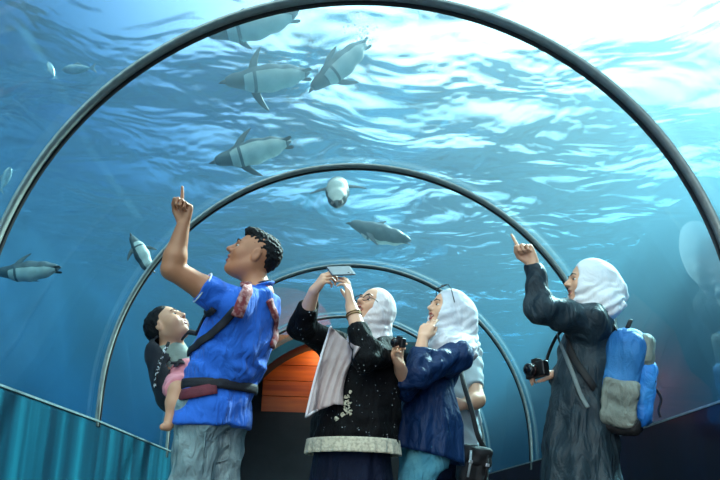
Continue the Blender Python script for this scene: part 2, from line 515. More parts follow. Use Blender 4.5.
class Vol:
    def __init__(self, lo, hi, coarse, fines=((), (), ())):
        self.ax = [axis(lo[k], hi[k], coarse, fines[k]) for k in range(3)]
        self.f = np.full([len(a) for a in self.ax], 0.25, np.float32)

    def sub(self, lo, hi):
        s, g = [], []
        for k in range(3):
            i = max(0, np.searchsorted(self.ax[k], lo[k])-1); j = min(len(self.ax[k]), np.searchsorted(self.ax[k], hi[k])+1)
            s.append(slice(i, max(i, j)))
            sh = [1, 1, 1]; sh[k] = -1
            g.append(self.ax[k][s[-1]].reshape(sh))
        return tuple(s), g

    def put(self, fn, lo, hi, k=0.0, op='u'):
        m = max(k, 0.0)+0.025
        s, g = self.sub(np.asarray(lo)-m, np.asarray(hi)+m)
        f = self.f[s]
        if f.size == 0: return
        d = fn(*g).astype(np.float32)
        if op == 'u':
            if k > 0:
                h = np.maximum(k-np.abs(f-d), 0)/k
                r = np.minimum(f, d) - h*h*k*0.25
            else: r = np.minimum(f, d)
        elif op == 's':
            d = -d
            if k > 0:
                h = np.maximum(k-np.abs(f-d), 0)/k
                r = np.maximum(f, d) + h*h*k*0.25
            else: r = np.maximum(f, d)
        self.f[s] = r

    def cone(self, a, b, ra, rb, k=0.02, cap=None, op='u', flat=None):
        """limb from a to b; cap cuts it flat at b; flat = (axis, squash) makes it thinner along one direction"""
        a = np.asarray(a, float); b = np.asarray(b, float); ba = b-a; L2 = max(float(ba@ba), 1e-9)
        R = max(ra, rb)
        u = ba/math.sqrt(L2)

        def fn(x, y, z):
            dx, dy, dz = x-a[0], y-a[1], z-a[2]
            t = np.clip((dx*ba[0]+dy*ba[1]+dz*ba[2])/L2, 0, 1)
            qx, qy, qz = dx-t*ba[0], dy-t*ba[1], dz-t*ba[2]
            d2 = qx*qx+qy*qy+qz*qz
            if flat is not None:
                n, s = flat
                h = qx*n[0]+qy*n[1]+qz*n[2]
                d2 = d2+h*h*(1/(s*s)-1)
            d = np.sqrt(d2)-(ra+(rb-ra)*t)
            if flat is not None: d = d*(0.5+0.5*flat[1])
            if cap is not None: d = np.maximum(d, (x-b[0])*u[0]+(y-b[1])*u[1]+(z-b[2])*u[2]-cap)
            return d
        self.put(fn, np.minimum(a, b)-R, np.maximum(a, b)+R, k, op)

    def chain(self, pts, k=0.02):
        for (p, r), (q, s) in zip(pts[:-1], pts[1:]):
            self.cone(p, q, r, s, k)

    def ell(self, c, r, R=None, k=0.02, op='u', clip=None):
        """ellipsoid; R has the local axes as columns; clip(local x, y, z) is kept where it is below 0"""
        c = np.asarray(c, float); R = np.eye(3) if R is None else R
        m = max(r)

        def fn(x, y, z):
            d = (x-c[0], y-c[1], z-c[2])
            q = [(d[0]*R[0, i]+d[1]*R[1, i]+d[2]*R[2, i]) for i in range(3)]
            k0 = np.sqrt(sum((q[i]/r[i])**2 for i in range(3)))
            k1 = np.sqrt(sum((q[i]/r[i]**2)**2 for i in range(3)))+1e-9
            o = k0*(k0-1)/k1
            if clip is not None: o = np.maximum(o, clip(*q))
            return o
        self.put(fn, c-m, c+m, k, op)

    def bx(self, c, h, R=None, rad=0.01, k=0.01, op='u'):
        c = np.asarray(c, float); R = np.eye(3) if R is None else R
        m = float(np.linalg.norm(h))

        def fn(x, y, z):
            d = (x-c[0], y-c[1], z-c[2])
            q = [np.abs(d[0]*R[0, i]+d[1]*R[1, i]+d[2]*R[2, i])-h[i]+rad for i in range(3)]
            o = np.sqrt(sum(np.maximum(v, 0)**2 for v in q))+np.minimum(np.maximum(np.maximum(q[0], q[1]), q[2]), 0)-rad
            return o
        self.put(fn, c-m, c+m, k, op)

    def loft(self, secs, k=0.02, folds=None, op='u', cap=(True, True), thin=None):
        """stack of ellipses (z, cx, cy, rx, ry, turn); folds(angle, z) gives a radial offset in metres"""
        S_ = np.array(sorted(secs), float)
        zs = S_[:, 0]
        R = float(np.max(S_[:, 3:5]))+0.04
        lo = A(S_[:, 1].min()-R, S_[:, 2].min()-R, zs[0]); hi = A(S_[:, 1].max()+R, S_[:, 2].max()+R, zs[-1])

        def fn(x, y, z):
            it = lambda i: np.interp(z.ravel(), zs, S_[:, i]).reshape(z.shape)
            cx, cy, rx, ry, tn = (it(i) for i in range(1, 6))
            c, s = np.cos(tn), np.sin(tn)
            u = (x-cx)*c+(y-cy)*s; v = -(x-cx)*s+(y-cy)*c
            q = np.sqrt((u/rx)**2+(v/ry)**2)+1e-6
            g = np.sqrt((u/rx**2)**2+(v/ry**2)**2)+1e-6
            d = q*(q-1)/g
            if folds is not None: d = d-folds(np.arctan2(v/ry, u/rx), z)
            if thin is not None: d = np.abs(d)-thin
            if cap[0]: d = np.maximum(d, zs[0]-z)
            if cap[1]: d = np.maximum(d, z-zs[-1])
            return d
        self.put(fn, lo, hi, k, op)

    def ripple(self, fn):
        """add a displacement where the surface runs"""
        g = []
        for k in range(3):
            sh = [1, 1, 1]; sh[k] = -1
            g.append(self.ax[k].reshape(sh))
        self.f = self.f+fn(*g).astype(np.float32)

    def mesh(self, name):
        f = self.f
        f = np.pad(f, 1, constant_values=0.2)
        ax = [np.concatenate([[a[0]*2-a[1]], a, [a[-1]*2-a[-2]]]) for a in self.ax]
        ins = f < 0
        nx, ny, nz = f.shape
        acc = {}
        cnt = np.zeros((nx-1, ny-1, nz-1), np.uint8)
        pos = np.zeros((nx-1, ny-1, nz-1, 3), np.float32)
        quads = []
        cid = lambda i, j, k: (i*(ny-1)+j)*(nz-1)+k
        for d in range(3):
            sa = [slice(None)]*3; sb = [slice(None)]*3
            sa[d] = slice(0, -1); sb[d] = slice(1, None)
            cr = np.argwhere(ins[tuple(sa)] != ins[tuple(sb)])
            if len(cr) == 0: continue
            i, j, k = cr.T
            e = np.zeros(3, int); e[d] = 1
            fa = f[i, j, k]; fb = f[i+e[0], j+e[1], k+e[2]]
            t = fa/(fa-fb)
            P = np.stack([ax[0][i], ax[1][j], ax[2][k]], 1).astype(np.float32)
            P[:, d] += t*(ax[d][cr[:, d]+1]-ax[d][cr[:, d]])
            o1, o2 = [q for q in range(3) if q != d]
            ids = []
            for (u, v) in ((0, 0), (1, 0), (1, 1), (0, 1)):
                c = cr.copy(); c[:, o1] -= u; c[:, o2] -= v
                np.add.at(pos, tuple(c.T), P); np.add.at(cnt, tuple(c.T), 1)
                ids.append(cid(*c.T))
            Q = np.stack(ids, 1)
            flip = (fa < 0)
            if d == 1: flip = ~flip
            Q[~flip] = Q[~flip][:, ::-1]
            quads.append(Q)
        Q = np.concatenate(quads)
        used, inv = np.unique(Q.ravel(), return_inverse=True)
        Vv = pos.reshape(-1, 3)[used]/cnt.reshape(-1)[used][:, None]
        me = bpy.data.meshes.new(name)
        Q = inv.reshape(-1, 4)
        # one relaxation step
        nb = np.zeros_like(Vv); c = np.zeros(len(Vv), np.float32)
        for a in range(4):
            b = (a+1) % 4
            np.add.at(nb, Q[:, a], Vv[Q[:, b]]); np.add.at(c, Q[:, a], 1)
            np.add.at(nb, Q[:, b], Vv[Q[:, a]]); np.add.at(c, Q[:, b], 1)
        Vv = Vv*0.5+0.5*nb/c[:, None]
        me.vertices.add(len(Vv)); me.vertices.foreach_set('co', Vv.astype(np.float32).ravel())
        me.loops.add(len(Q)*4); me.loops.foreach_set('vertex_index', Q.ravel().astype(np.int32))
        me.polygons.add(len(Q))
        me.polygons.foreach_set('loop_start', np.arange(0, len(Q)*4, 4, dtype=np.int32))
        me.update(calc_edges=True)
        me.validate()
        return me


def waves3(seed, n, lam, amp, aniso=(1, 1, 1)):
    r = np.random.default_rng(seed)
    K = r.normal(size=(n, 3))*np.array(aniso); K = K/np.linalg.norm(K, axis=1)[:, None]*(2*PI/(lam*r.uniform(0.6, 1.6, n)))[:, None]
    ph = r.uniform(0, 6.28, n)
    return lambda x, y, z: amp/math.sqrt(n)*sum(np.sin(k[0]*x+k[1]*y+k[2]*z+p) for k, p in zip(K, ph))


def frame(fwd, pitch=0.0, roll=0.0):
    """columns: forward, left, up; pitch lifts the forward axis, roll tips the top towards the left"""
    f = unit(A(fwd[0], fwd[1], 0)); up = A(0, 0, 1); l = np.cross(up, f)
    cp, sp = math.cos(math.radians(pitch)), math.sin(math.radians(pitch))
    f2 = f*cp+up*sp; u2 = up*cp-f*sp
    cr, sr = math.cos(math.radians(roll)), math.sin(math.radians(roll))
    l2 = l*cr-u2*sr; u3 = u2*cr+l*sr
    return np.stack([f2, l2, u3], 1)


def tube(name, pts, rad, m, parent=None, seg=8, closed=False, prof=None, up=None):
    """swept tube, or a flat strap when prof = (width, thickness)"""
    P = [np.asarray(p, float) for p in pts]
    n = len(P); V = []
    rad = [rad]*n if np.isscalar(rad) else rad
    prev = None
    for i in range(n):
        a = P[(i-1) % n] if (closed or i > 0) else P[i]; b = P[(i+1) % n] if (closed or i < n-1) else P[i]
        t = unit(b-a)
        if up is not None:
            uu = up[i] if isinstance(up, list) else up
            s = unit(np.cross(t, uu))
        elif prev is None:
            s = unit(np.cross(t, A(0.13, 0.2, 0.97) if abs(t[2]) < 0.9 else A(1, 0.1, 0)))
        else:
            s = unit(prev-t*(prev@t))
        prev = s
        q = np.cross(s, t)
        for k in range(seg):
            an = 2*PI*k/seg
            if prof:
                c_, s_ = math.cos(an), math.sin(an)
                e = (abs(c_)**4+abs(s_)**4)**0.25
                V.append(P[i]+s*prof[0]/2*c_/e+q*prof[1]/2*s_/e)
            else:
                V.append(P[i]+rad[i]*(s*math.cos(an)+q*math.sin(an)))
    F = grid_faces(n, seg, closeu=closed, closev=True)
    if not closed:
        F.append(tuple(range(seg))[::-1]); F.append(tuple(range((n-1)*seg, n*seg)))
    me = mesh_np(name, V, F)
    bm = bmesh.new(); bm.from_mesh(me); bmesh.ops.recalc_face_normals(bm, faces=bm.faces); bm.to_mesh(me); bm.free()
    return link(name, me, m, parent)


def spline(pts, n=24):
    """Catmull-Rom through the points"""
    P = [np.asarray(p, float) for p in pts]
    P = [2*P[0]-P[1]]+P+[2*P[-1]-P[-2]]
    out = []
    S_ = len(P)-3
    for i in range(n):
        t = i/(n-1)*S_; k = min(int(t), S_-1); t -= k
        a, b, c, d = P[k:k+4]
        out.append(0.5*((2*b)+(-a+c)*t+(2*a-5*b+4*c-d)*t*t+(-a+3*b-3*c+d)*t**3))
    return out


def ball(name, c, r, m, parent=None, R=None, sub=3):
    bm = bmesh.new(); bmesh.ops.create_icosphere(bm, subdivisions=sub, radius=1.0)
    R = np.eye(3) if R is None else R
    r = [r]*3 if np.isscalar(r) else r
    for v in bm.verts:
        p = np.asarray(c)+R@(np.array(v.co)*np.array(r))
        v.co = Vector(p)
    me = bpy.data.meshes.new(name); bm.to_mesh(me); bm.free()
    return link(name, me, m, parent)


def rbox(name, c, h, R, m, parent=None, bev=0.004, seg=2):
    """bevelled box in any orientation"""
    bm = bmesh.new(); bmesh.ops.create_cube(bm, size=2.0)
    for v in bm.verts: v.co = Vector((v.co.x*h[0], v.co.y*h[1], v.co.z*h[2]))
    bmesh.ops.bevel(bm, geom=list(bm.edges), offset=bev, segments=seg, affect='EDGES', profile=0.6)
    for v in bm.verts: v.co = Vector(np.asarray(c)+R@np.array(v.co))
    me = bpy.data.meshes.new(name); bm.to_mesh(me); bm.free()
    return link(name, me, m, parent, smooth=False)


# ------------------------------------------------------------------ heads, hands
def head(v, C, R, s=1.0, mouth=0.0, neck=None, neck_r=0.056, ears=True, nose=1.0):
    T = lambda *p: C+s*(R@A(*p))
    v.ell(T(-.015, 0, .037), A(.098, .076, .085)*s, R, 0.01)
    v.ell(T(.028, 0, -.028), A(.066, .063, .092)*s, R, 0.03*s)
    for y in (-1, 1):
        v.cone(T(-.012, y*.048, -.045), T(.05, y*.018, -.094), .022*s, .018*s, 0.03*s)
        v.ell(T(.058, y*.036, -.026), A(.030, .026, .028)*s, R, 0.02*s)
    v.cone(T(.03, 0, -.085), T(.068, 0, -.098), .03*s, .019*s, 0.025*s)
    v.cone(T(.082, -.032, .024), T(.082, .032, .024), .012*s, .012*s, 0.015*s)
    for y in (-1, 1):
        v.ell(T(.096, y*.031, .004), A(.014, .017, .011)*s, R, 0.012*s, op='s')
    v.cone(T(.088, 0, .016), T(.104+.008*nose, 0, -.020), .008*s, .0125*s, 0.012*s)
    for y in (-1, 1):
        v.ell(T(.096, y*.013, -.026), A(.011, .009, .008)*s, R, 0.006*s)
    v.cone(T(.088, -.016, -.050), T(.088, .016, -.050), .010*s, .010*s, 0.008*s)
    v.cone(T(.083, -.014, -.068-.014*mouth), T(.083, .014, -.068-.014*mouth), .010*s, .010*s, 0.008*s)
    if mouth > 0:
        v.ell(T(.096, 0, -.060-.006*mouth), A(.024, .021, .006+.008*mouth)*s, R, 0.004*s, op='s')
    else:
        v.cone(T(.102, -.02, -.0595), T(.102, .02, -.0595), .003*s, .003*s, 0.006*s, op='s')
    if ears:
        for y in (-1, 1):
            v.ell(T(-.012, y*.077, -.006), A(.020, .009, .032)*s, R, 0.008*s)
            v.ell(T(-.006, y*.088, -.004), A(.011, .007, .020)*s, R, 0.006*s, op='s')
    if neck is not None:
        v.cone(T(-.022, 0, -.05), neck, .056*s, neck_r, 0.03*s)
    return T


def face_parts(T, R, s, P, mats, mouth=0.0, brow=True, squint=0.42):
    for y in (-1, 1):
        e = ball('eye', T(.0775, y*.031, .004), A(.0125, .0145, .0125*squint)*s, mats['eye'], P, R, 2)
        ball('iris', T(.0850, y*.031, .0045), A(.0060, .0092, .0125*squint)*s, mats['iris'], e, R, 2)
        if brow:
            tube('eyebrow', [T(.096, y*.012, .026), T(.094, y*.030, .033), T(.080, y*.048, .027)],
                 [.003*s, .0042*s, .002*s], mats['brow'], P, 6)
    if mouth > 0:
        ball('teeth', T(.080, 0, -.054), A(.009, .018, .005)*s, mats['teeth'], P, R, 2)
    tube('lip', [T(.088, .023, -.054), T(.097, .010, -.050+.002), T(.098, 0, -.051+.002), T(.097, -.010, -.050+.002), T(.088, -.023, -.054)],
         [.0015*s, .0042*s, .0045*s, .0042*s, .0015*s], mats['lip'], P, 6)
    q = .064+.018*mouth
    tube('lip', [T(.087, .022, -.056-.004*mouth), T(.093, .010, -q-.003), T(.094, 0, -q-.004), T(.093, -.010, -q-.003), T(.087, -.022, -.056-.004*mouth)],
         [.0015*s, .0045*s, .0050*s, .0045*s, .0015*s], mats['lip'], P, 6)


def hand(v, W, d, n, side, curl, thumb=(0.5, 0.5), s=1.0, spread=1.0, k=0.004):
    """W wrist, d wrist-to-fingers, n out of the palm, side +1 left / -1 right;
    curl: four (a, b, c) joint bends in degrees from index to little finger; thumb: (how far out, how far over the palm)"""
    d = unit(d); n = unit(n-d*(n@d)); t = np.cross(n, d)*side
    base = []
    for i, o in enumerate((.029, .010, -.010, -.028)):
        L = (.088, .090, .086, .078)[i]
        b = W+s*(d*L+t*o*spread); base.append(b)
        v.cone(W+s*(d*.012+t*o*.55), b, .017*s, .0125*s, 0.012*s)
    v.cone(W+s*(d*.03-t*.018), W+s*(d*.065-t*.024), .016*s, .014*s, .012*s)
    for i, b in enumerate(base):
        L = A(.044, .026, .022)*((1.0, 1.08, 1.0, .8)[i])*s
        r = A(.0098, .0088, .0078, .0066)*((1, 1, .97, .86)[i])*s
        ang = 0; p = b
        dv = unit(d+t*(.10, .02, -.06, -.14)[i]*(spread-0.6))
        for j in range(3):
            ang += math.radians(curl[i][j])
            q = p+L[j]*(dv*math.cos(ang)+n*math.sin(ang))
            v.cone(p, q, r[j], r[j+1], k if j == 0 else 0.003)
            p = q
    o, ov = thumb
    p0 = W+s*(d*.022+t*.020+n*.006)
    d1 = unit(d*.75+t*(.25+.7*o)+n*.35)
    p1 = p0+s*.046*d1
    d2 = unit(d*.85+t*(.5*o-.45*ov)+n*(.2+.55*ov))
    p2 = p1+s*.034*d2
    d3 = unit(d*.8+t*(.35*o-.8*ov)+n*(.1+.5*ov))
    p3 = p2+s*.028*d3
    v.cone(p0, p1, .018*s, .0125*s, .012*s); v.cone(p1, p2, .0115*s, .0105*s, .004); v.cone(p2, p3, .0105*s, .0085*s, .003)
    return base


def arm(v, sh, el, wr, r=(.052, .042, .044, .028), k=0.02):
    sh, el, wr = (np.asarray(p, float) for p in (sh, el, wr))
    v.cone(sh, sh+(el-sh)*.45, r[0], r[0]*.92, k); v.cone(sh+(el-sh)*.45, el, r[0]*.92, r[1], k)
    m = el+(wr-el)*.28
    v.cone(el, m, r[1], r[2], k); v.cone(m, wr, r[2], r[3], k)


def leg(v, hip, knee, ankle, fwd, r=(.088, .062, .060, .042)):
    v.cone(hip, knee, r[0], r[1], .03)
    m = knee+(ankle-knee)*.3
    v.cone(knee, m, r[1], r[2], .02); v.cone(m, ankle, r[2], r[3], .02)
    f = unit(A(fwd[0], fwd[1], 0))
    v.cone(ankle+A(0, 0, -.03)-f*.03, ankle+f*.13+A(0, 0, -.05), .034, .026, .03)
    v.cone(ankle+f*.10+A(0, 0, -.05), ankle+f*.175+A(0, 0, -.056), .028, .020, .02, flat=(A(0, 0, 1), .8))


FIST = (75, 95, 60)
CURVE = (25, 35, 25)
# ================================================================== PEOPLE
from mathutils.bvhtree import BVHTree


def face_mats(key, brow=(24, 16, 14), lip=(150, 70, 66)):
    return dict(eye=pmat('eye white '+key, (215, 210, 205), 0.3), iris=pmat('iris '+key, (26, 15, 10), 0.25),
                brow=pmat('brow hair '+key, brow, 0.8), lip=pmat('lips '+key, lip, 0.45), teeth=pmat('teeth '+key, (228, 222, 212), 0.35))


def left_of(F):
    F = unit(A(F[0], F[1], 0)); return A(-F[1], F[0], 0)


def sec(px, py, Y, rx, ry, F):
    p = at(px, py, Y); l = left_of(F)
    return (p[2], p[0], p[1], rx, ry, math.atan2(l[1], l[0]))


def bvh(o):
    me = o.data
    return BVHTree.FromPolygons([v.co for v in me.vertices], [p.vertices for p in me.polygons])


def onto(tree, px, py, off=0.006, Y=4.0):
    """the point of a garment seen at the pixel, lifted off the cloth"""
    d = Vector(unit(at(px, py, 4.0)-CAM))
    hit = tree.ray_cast(Vector(CAM), d)
    if hit[0] is None: return at(px, py, Y)
    return np.array(hit[0]+hit[1]*off)


def snap(tree, p, off=0.006):
    hit = tree.find_nearest(Vector(p))
    n = hit[1]
    return np.array(hit[0]+n*off)


def stand(v, pelvis, F, w=0.085, foot=0.1):
    l = left_of(F); out = []
    for s in (1, -1):
        hip = A(pelvis[0], pelvis[1], pelvis[2])+l*w*s
        ank = A(pelvis[0], pelvis[1], 0.085)+l*foot*s
        kn = hip*.5+ank*.5+unit(A(F[0], F[1], 0))*.02
        kn[2] = 0.47*pelvis[2]/0.86
        leg(v, hip, kn, ank, F)
        out.append((hip, kn, ank))
    return out


def trousers(name, legs, pelvis, F, m, P, r=(.105, .082, .075), top=0.1, seed=1, waist=(.165, .125), ankle_gap=0.03):
    lo = A(pelvis[0]-.36, pelvis[1]-.36, 0.02); hi = A(pelvis[0]+.36, pelvis[1]+.36, pelvis[2]+top+.03)
    v = Vol(lo, hi, .012, ((), (), ()))
    l = left_of(F); tn = math.atan2(l[1], l[0])
    v.loft([(pelvis[2]-.1, pelvis[0], pelvis[1], waist[0]*.98, waist[1], tn), (pelvis[2]+.0, pelvis[0], pelvis[1], waist[0]*1.03, waist[1]*1.05, tn),
            (pelvis[2]+top, pelvis[0], pelvis[1], waist[0], waist[1], tn)], 0.0)
    for (h, k, a) in legs:
        v.cone(h, k, r[0], r[1], .05)
        v.cone(k, a+A(0, 0, ankle_gap-.02), r[1], r[2], .03, cap=0.0)
    v.ripple(waves3(seed, 12, .11, .006, (1, 1, 1.4)))
    return link(name, v.mesh(name), m, P)


def shoes(legs, F, m, P):
    f = unit(A(F[0], F[1], 0))
    for (h, k, a) in legs:
        v = Vol(a+A(-.26, -.26, -.09), a+A(.26, .26, .08), .007)
        v.cone(a+A(0, 0, -.035)-f*.035, a+f*.14+A(0, 0, -.047), .046, .036, .02)
        v.cone(a+f*.10+A(0, 0, -.05), a+f*.18+A(0, 0, -.055), .040, .028, .02, flat=(A(0, 0, 1), .8))
        v.cone(a+A(0, 0, -.03), a+A(0, 0, .02), .05, .048, .02, cap=0.0)
        v.bx(a+f*.07+A(0, 0, -.13), A(.3, .3, .05), rad=.004, k=0.0, op='s')
        link('shoe', v.mesh('shoe'), m, P)


def hijab(name, C, R, s, neck, m, P, seed, drape=None, back=0.03, fines=.006, amp=.0035, opening=(.122, -.015, .098, .066, .112), extra=None):
    """head cloth with a face opening, wrapped close under the chin"""
    T = lambda *p: C+s*(R@A(*p))
    lo = C-A(.34, .34, .46); hi = C+A(.34, .34, .26)
    v = Vol(lo, hi, .012, (((C[0]-.2, C[0]+.22, fines),), ((C[1]-.2, C[1]+.2, fines),), ((C[2]-.3, C[2]+.2, fines),)))
    v.ell(T(-.028, 0, .028), A(.112, .092, .108)*s, R, 0)
    v.ell(T(-.06-back, 0, -.01), A(.085, .082, .095)*s, R, .05*s)
    v.cone(T(.016, 0, -.055), T(.016, 0, -.105), .082*s, .062*s, .04*s)
    v.cone(T(-.02, 0, -.06), neck, .088*s, .098*s, .05*s)
    if drape: drape(v, T)
    lw = waves3(seed, 10, .09, amp, (1, 1, 1))
    fw, l_, up = R[:, 0], R[:, 1], R[:, 2]
    def rip(x, y, z):
        q = ((x-C[0])*(fw[0]*.55+up[0]*.8)+(y-C[1])*(fw[1]*.55+up[1]*.8)+(z-C[2])*(fw[2]*.55+up[2]*.8))
        h = (x-C[0])*up[0]+(y-C[1])*up[1]+(z-C[2])*up[2]
        low = 1/(1+np.exp((h+.02)/.03))
        return lw(x, y, z)*(0.35+low)+amp*1.3*low*np.sin(q*150+lw(x, y, z)*400)
    v.ripple(rip)
    v.ell(T(opening[0], 0, opening[1]), A(opening[2], opening[3], opening[4])*s, R, .006, op='s')
    if extra: extra(v, T)
    return link(name, v.mesh(name), m, P)


# ---------------------------------------------------------------- the man with the baby carrier
sk_man = pmat('warm brown skin', (176, 112, 78), 0.5, col2=(190, 124, 88), scale=6, sss=0.08)
m_blue = pmat('blue cotton jersey', (32, 92, 190), 0.75, col2=(44, 108, 208), scale=5, bump=0.25, bscale=220, sheen=0.1, spec=.25, fold=.55)
m_denim = pmat('faded grey denim', (104, 126, 132), 0.85, col2=(146, 166, 168), scale=7, bump=0.3, bscale=260, spec=.2, fold=.7, fscale=(12, 12, 5))
m_hair = pmat('black hair', (9, 8, 10), 0.65, col2=(20, 18, 21), scale=60, bump=0.6, bscale=160, spec=.2)
m_white_trim = pmat('white knitted trim', (205, 210, 215), 0.8)
m_dark_trim = pmat('dark knitted trim', (18, 26, 48), 0.8)
m_shoe = pmat('black shoe leather', (16, 16, 18), 0.45)

FM = unit(A(-.8, .6, 0)); LM = left_of(FM)
hC = at(253, 257, 4.04); hR = frame((-.985, -.17), 25, 0)
neckM = at(258, 292, 4.05)
shL, shR = at(231, 305, 3.88), at(264, 310, 4.22)
elL, wrL = at(172, 269, 3.76), at(183, 226, 3.74)
pelM = A(*at(214, 396, 4.05))
v = Vol(A(-1.12, 3.45, 0), A(-.15, 4.65, 1.82), .012,
        (((-.95, -.35, .0042),), ((3.6, 3.9, .005), (3.9, 4.2, .0045)), ((1.15, 1.82, .0042),)))
head(v, hC, hR, 1.06, mouth=.22, neck=neckM, neck_r=.062)
v.loft([sec(212, 405, 4.05, .155, .11, FM), sec(220, 385, 4.05, .15, .11, FM), sec(233, 345, 4.05, .16, .12, FM), sec(246, 312, 4.05, .15, .10, FM)], .03)
v.cone(neckM-A(0, 0, .02), shL, .062, .06, .04); v.cone(neckM-A(0, 0, .02), shR, .062, .06, .04)
arm(v, shL, elL, wrL, (.062, .047, .050, .030))
hand(v, wrL+A(.0, 0, .01), unit(A(.06, 0, 1)), A(-.55, -.8, 0), 1, [(4, 4, 3), (70, 95, 60), (74, 95, 60), (78, 95, 60)], (.3, .95), 1.0)
elR = shR+FM*.11+A(-.02, .03, -.27); wrR = at(196, 394, 4.33)
arm(v, shR, elR, wrR, (.055, .045, .046, .030))
hand(v, wrR, unit(A(-.5, -.4, .1)), A(0, 0, 1), -1, [CURVE]*4, (.6, .2))
lgM = stand(v, A(pelM[0], pelM[1], .80), FM, .078, .10)
man = link('person', v.mesh('person'), sk_man)
tag(man, 'man in a blue polo shirt pointing up, a baby carrier strapped to his front', 'person')
face_parts(lambda *p: hC+1.06*(hR@A(*p)), hR, 1.06, man, face_mats('man'), mouth=.22)
# short hair, faded at the sides
v = Vol(hC-A(.2, .2, .16), hC+A(.2, .2, .2), .0045)
v.ell(hC+hR@A(-.020, 0, .048), A(.103, .080, .088), hR, 0,
      clip=lambda x, y, z: np.maximum(np.maximum((x+.02)*.62-(z+.048)*.78+.004*np.cos(y*60), -(z+.048)-.040+.35*np.maximum(-x-.03, 0)*-1),
                                      .0-(z+.048)+.022-9*np.maximum(-.02-x, 0)+0*y))
v.ell(hC+hR@A(.035, 0, .100), A(.062, .060, .034), hR, .02)
v.ell(hC+hR@A(-.075, 0, .03), A(.045, .066, .075), hR, .02)
hw = waves3(4, 14, .020, .0032, (1, 1, .5))
v.ripple(hw)
link('hair', v.mesh('hair'), m_hair, man)
# shirt
v = Vol(A(-1.05, 3.55, .68), A(-.2, 4.55, 1.5), .009, (((-1.05, -.2, .007),), ((3.6, 4.5, .008),), ((.7, 1.5, .007),)))
fl = waves3(9, 14, .12, .007, (1, 1, .7))
v.loft([sec(211, 427, 4.05, .200, .158, FM), sec(214, 412, 4.05, .192, .150, FM), sec(219, 390, 4.05, .176, .138, FM), sec(222, 380, 4.05, .188, .15, FM),
        sec(229, 360, 4.05, .203, .162, FM), sec(237, 335, 4.05, .200, .156, FM), sec(245, 312, 4.05, .182, .135, FM), sec(251, 298, 4.05, .13, .10, FM)], 0)
v.cone(neckM-A(0, 0, .035), shL-A(0, 0, .0), .072, .074, .05); v.cone(neckM-A(0, 0, .035), shR, .072, .074, .05)
sl_end = shL+(elL-shL)*.50
v.cone(shL, sl_end, .080, .073, .04, cap=0.0)
v.cone(shR, shR+(elR-shR)*.62, .070, .066, .04, cap=0.0)
v.cone(shL+A(.0, .02, -.03), at(228, 345, 3.95), .06, .07, .05)
dz = at(226, 372, 4.05)[2]
v.ripple(lambda x, y, z: fl(x, y, z)+.008*np.exp(-((z-dz)/.09)**2)*np.sin((x*30+y*22+z*55)+4*fl(x, y, z)/.007*.35))
shirt = link('polo_shirt', v.mesh('polo_shirt'), m_blue, man)
u = unit(elL-shL); a1 = unit(np.cross(u, A(0, 0, 1))); a2 = np.cross(u, a1)
tube('sleeve_trim', [sl_end-u*.004+.0735*(a1*math.cos(t)+a2*math.sin(t)) for t in np.linspace(0, 2*PI, 28)[:-1]], .004, m_white_trim, shirt, 6, closed=True)
nd = unit(hC+hR@A(-.02, 0, -.06)-neckM); n1 = unit(np.cross(nd, A(0, 1, 0))); n2 = np.cross(nd, n1)
tube('collar', [neckM+nd*.012+(.070+.006*math.cos(2*t))*(n1*math.cos(t)+n2*math.sin(t)) for t in np.linspace(0, 2*PI, 33)[:-1]], .01, m_blue, shirt, 10, closed=True, prof=(.034, .010), up=None)
tube('collar_trim', [neckM+nd*.030+(.0715+.006*math.cos(2*t))*(n1*math.cos(t)+n2*math.sin(t)) for t in np.linspace(0, 2*PI, 33)[:-1]], .0045, m_dark_trim, shirt, 6, closed=True)
jeans = trousers('jeans', lgM, A(pelM[0]+.005, pelM[1], .84), FM, m_denim, man, (.108, .092, .08), -.03, 21, (.165, .122))
tj = bvh(jeans)
pk = [onto(tj, *p, .004) for p in ((205, 433), (226, 431), (229, 455), (217, 462), (204, 456), (205, 433))]
tube('back_pocket', spline(pk, 30), .004, m_denim, jeans, 6)
shoes(lgM, FM, m_shoe, man)

# ---------------------------------------------------------------- baby and carrier
sk_baby = pmat('baby skin', (196, 140, 108), 0.5, col2=(206, 150, 118), scale=6, sss=0.08)
m_pink = pmat('pink cotton', (206, 118, 128), 0.8, col2=(222, 140, 148), scale=9, bump=.2, bscale=200)
m_grey_cot = pmat('grey green cotton', (128, 138, 128), 0.85, bump=.2, bscale=200)
m_carr = pmat('black carrier webbing', (16, 15, 22), 0.7, col2=(30, 26, 36), scale=20, bump=.3, bscale=240)
m_maroon = pmat('maroon carrier padding', (86, 26, 40), 0.75, col2=(112, 40, 52), scale=14, bump=.3, bscale=180)
m_redstrap = pmat('patterned red strap', (122, 40, 44), 0.8, col2=(176, 132, 130), scale=38, contrast=(.45, .6), bump=.3, bscale=200)
m_band = pmat('black and white patterned band', (14, 14, 18), 0.7, col2=(210, 212, 214), scale=70, contrast=(.54, .58))

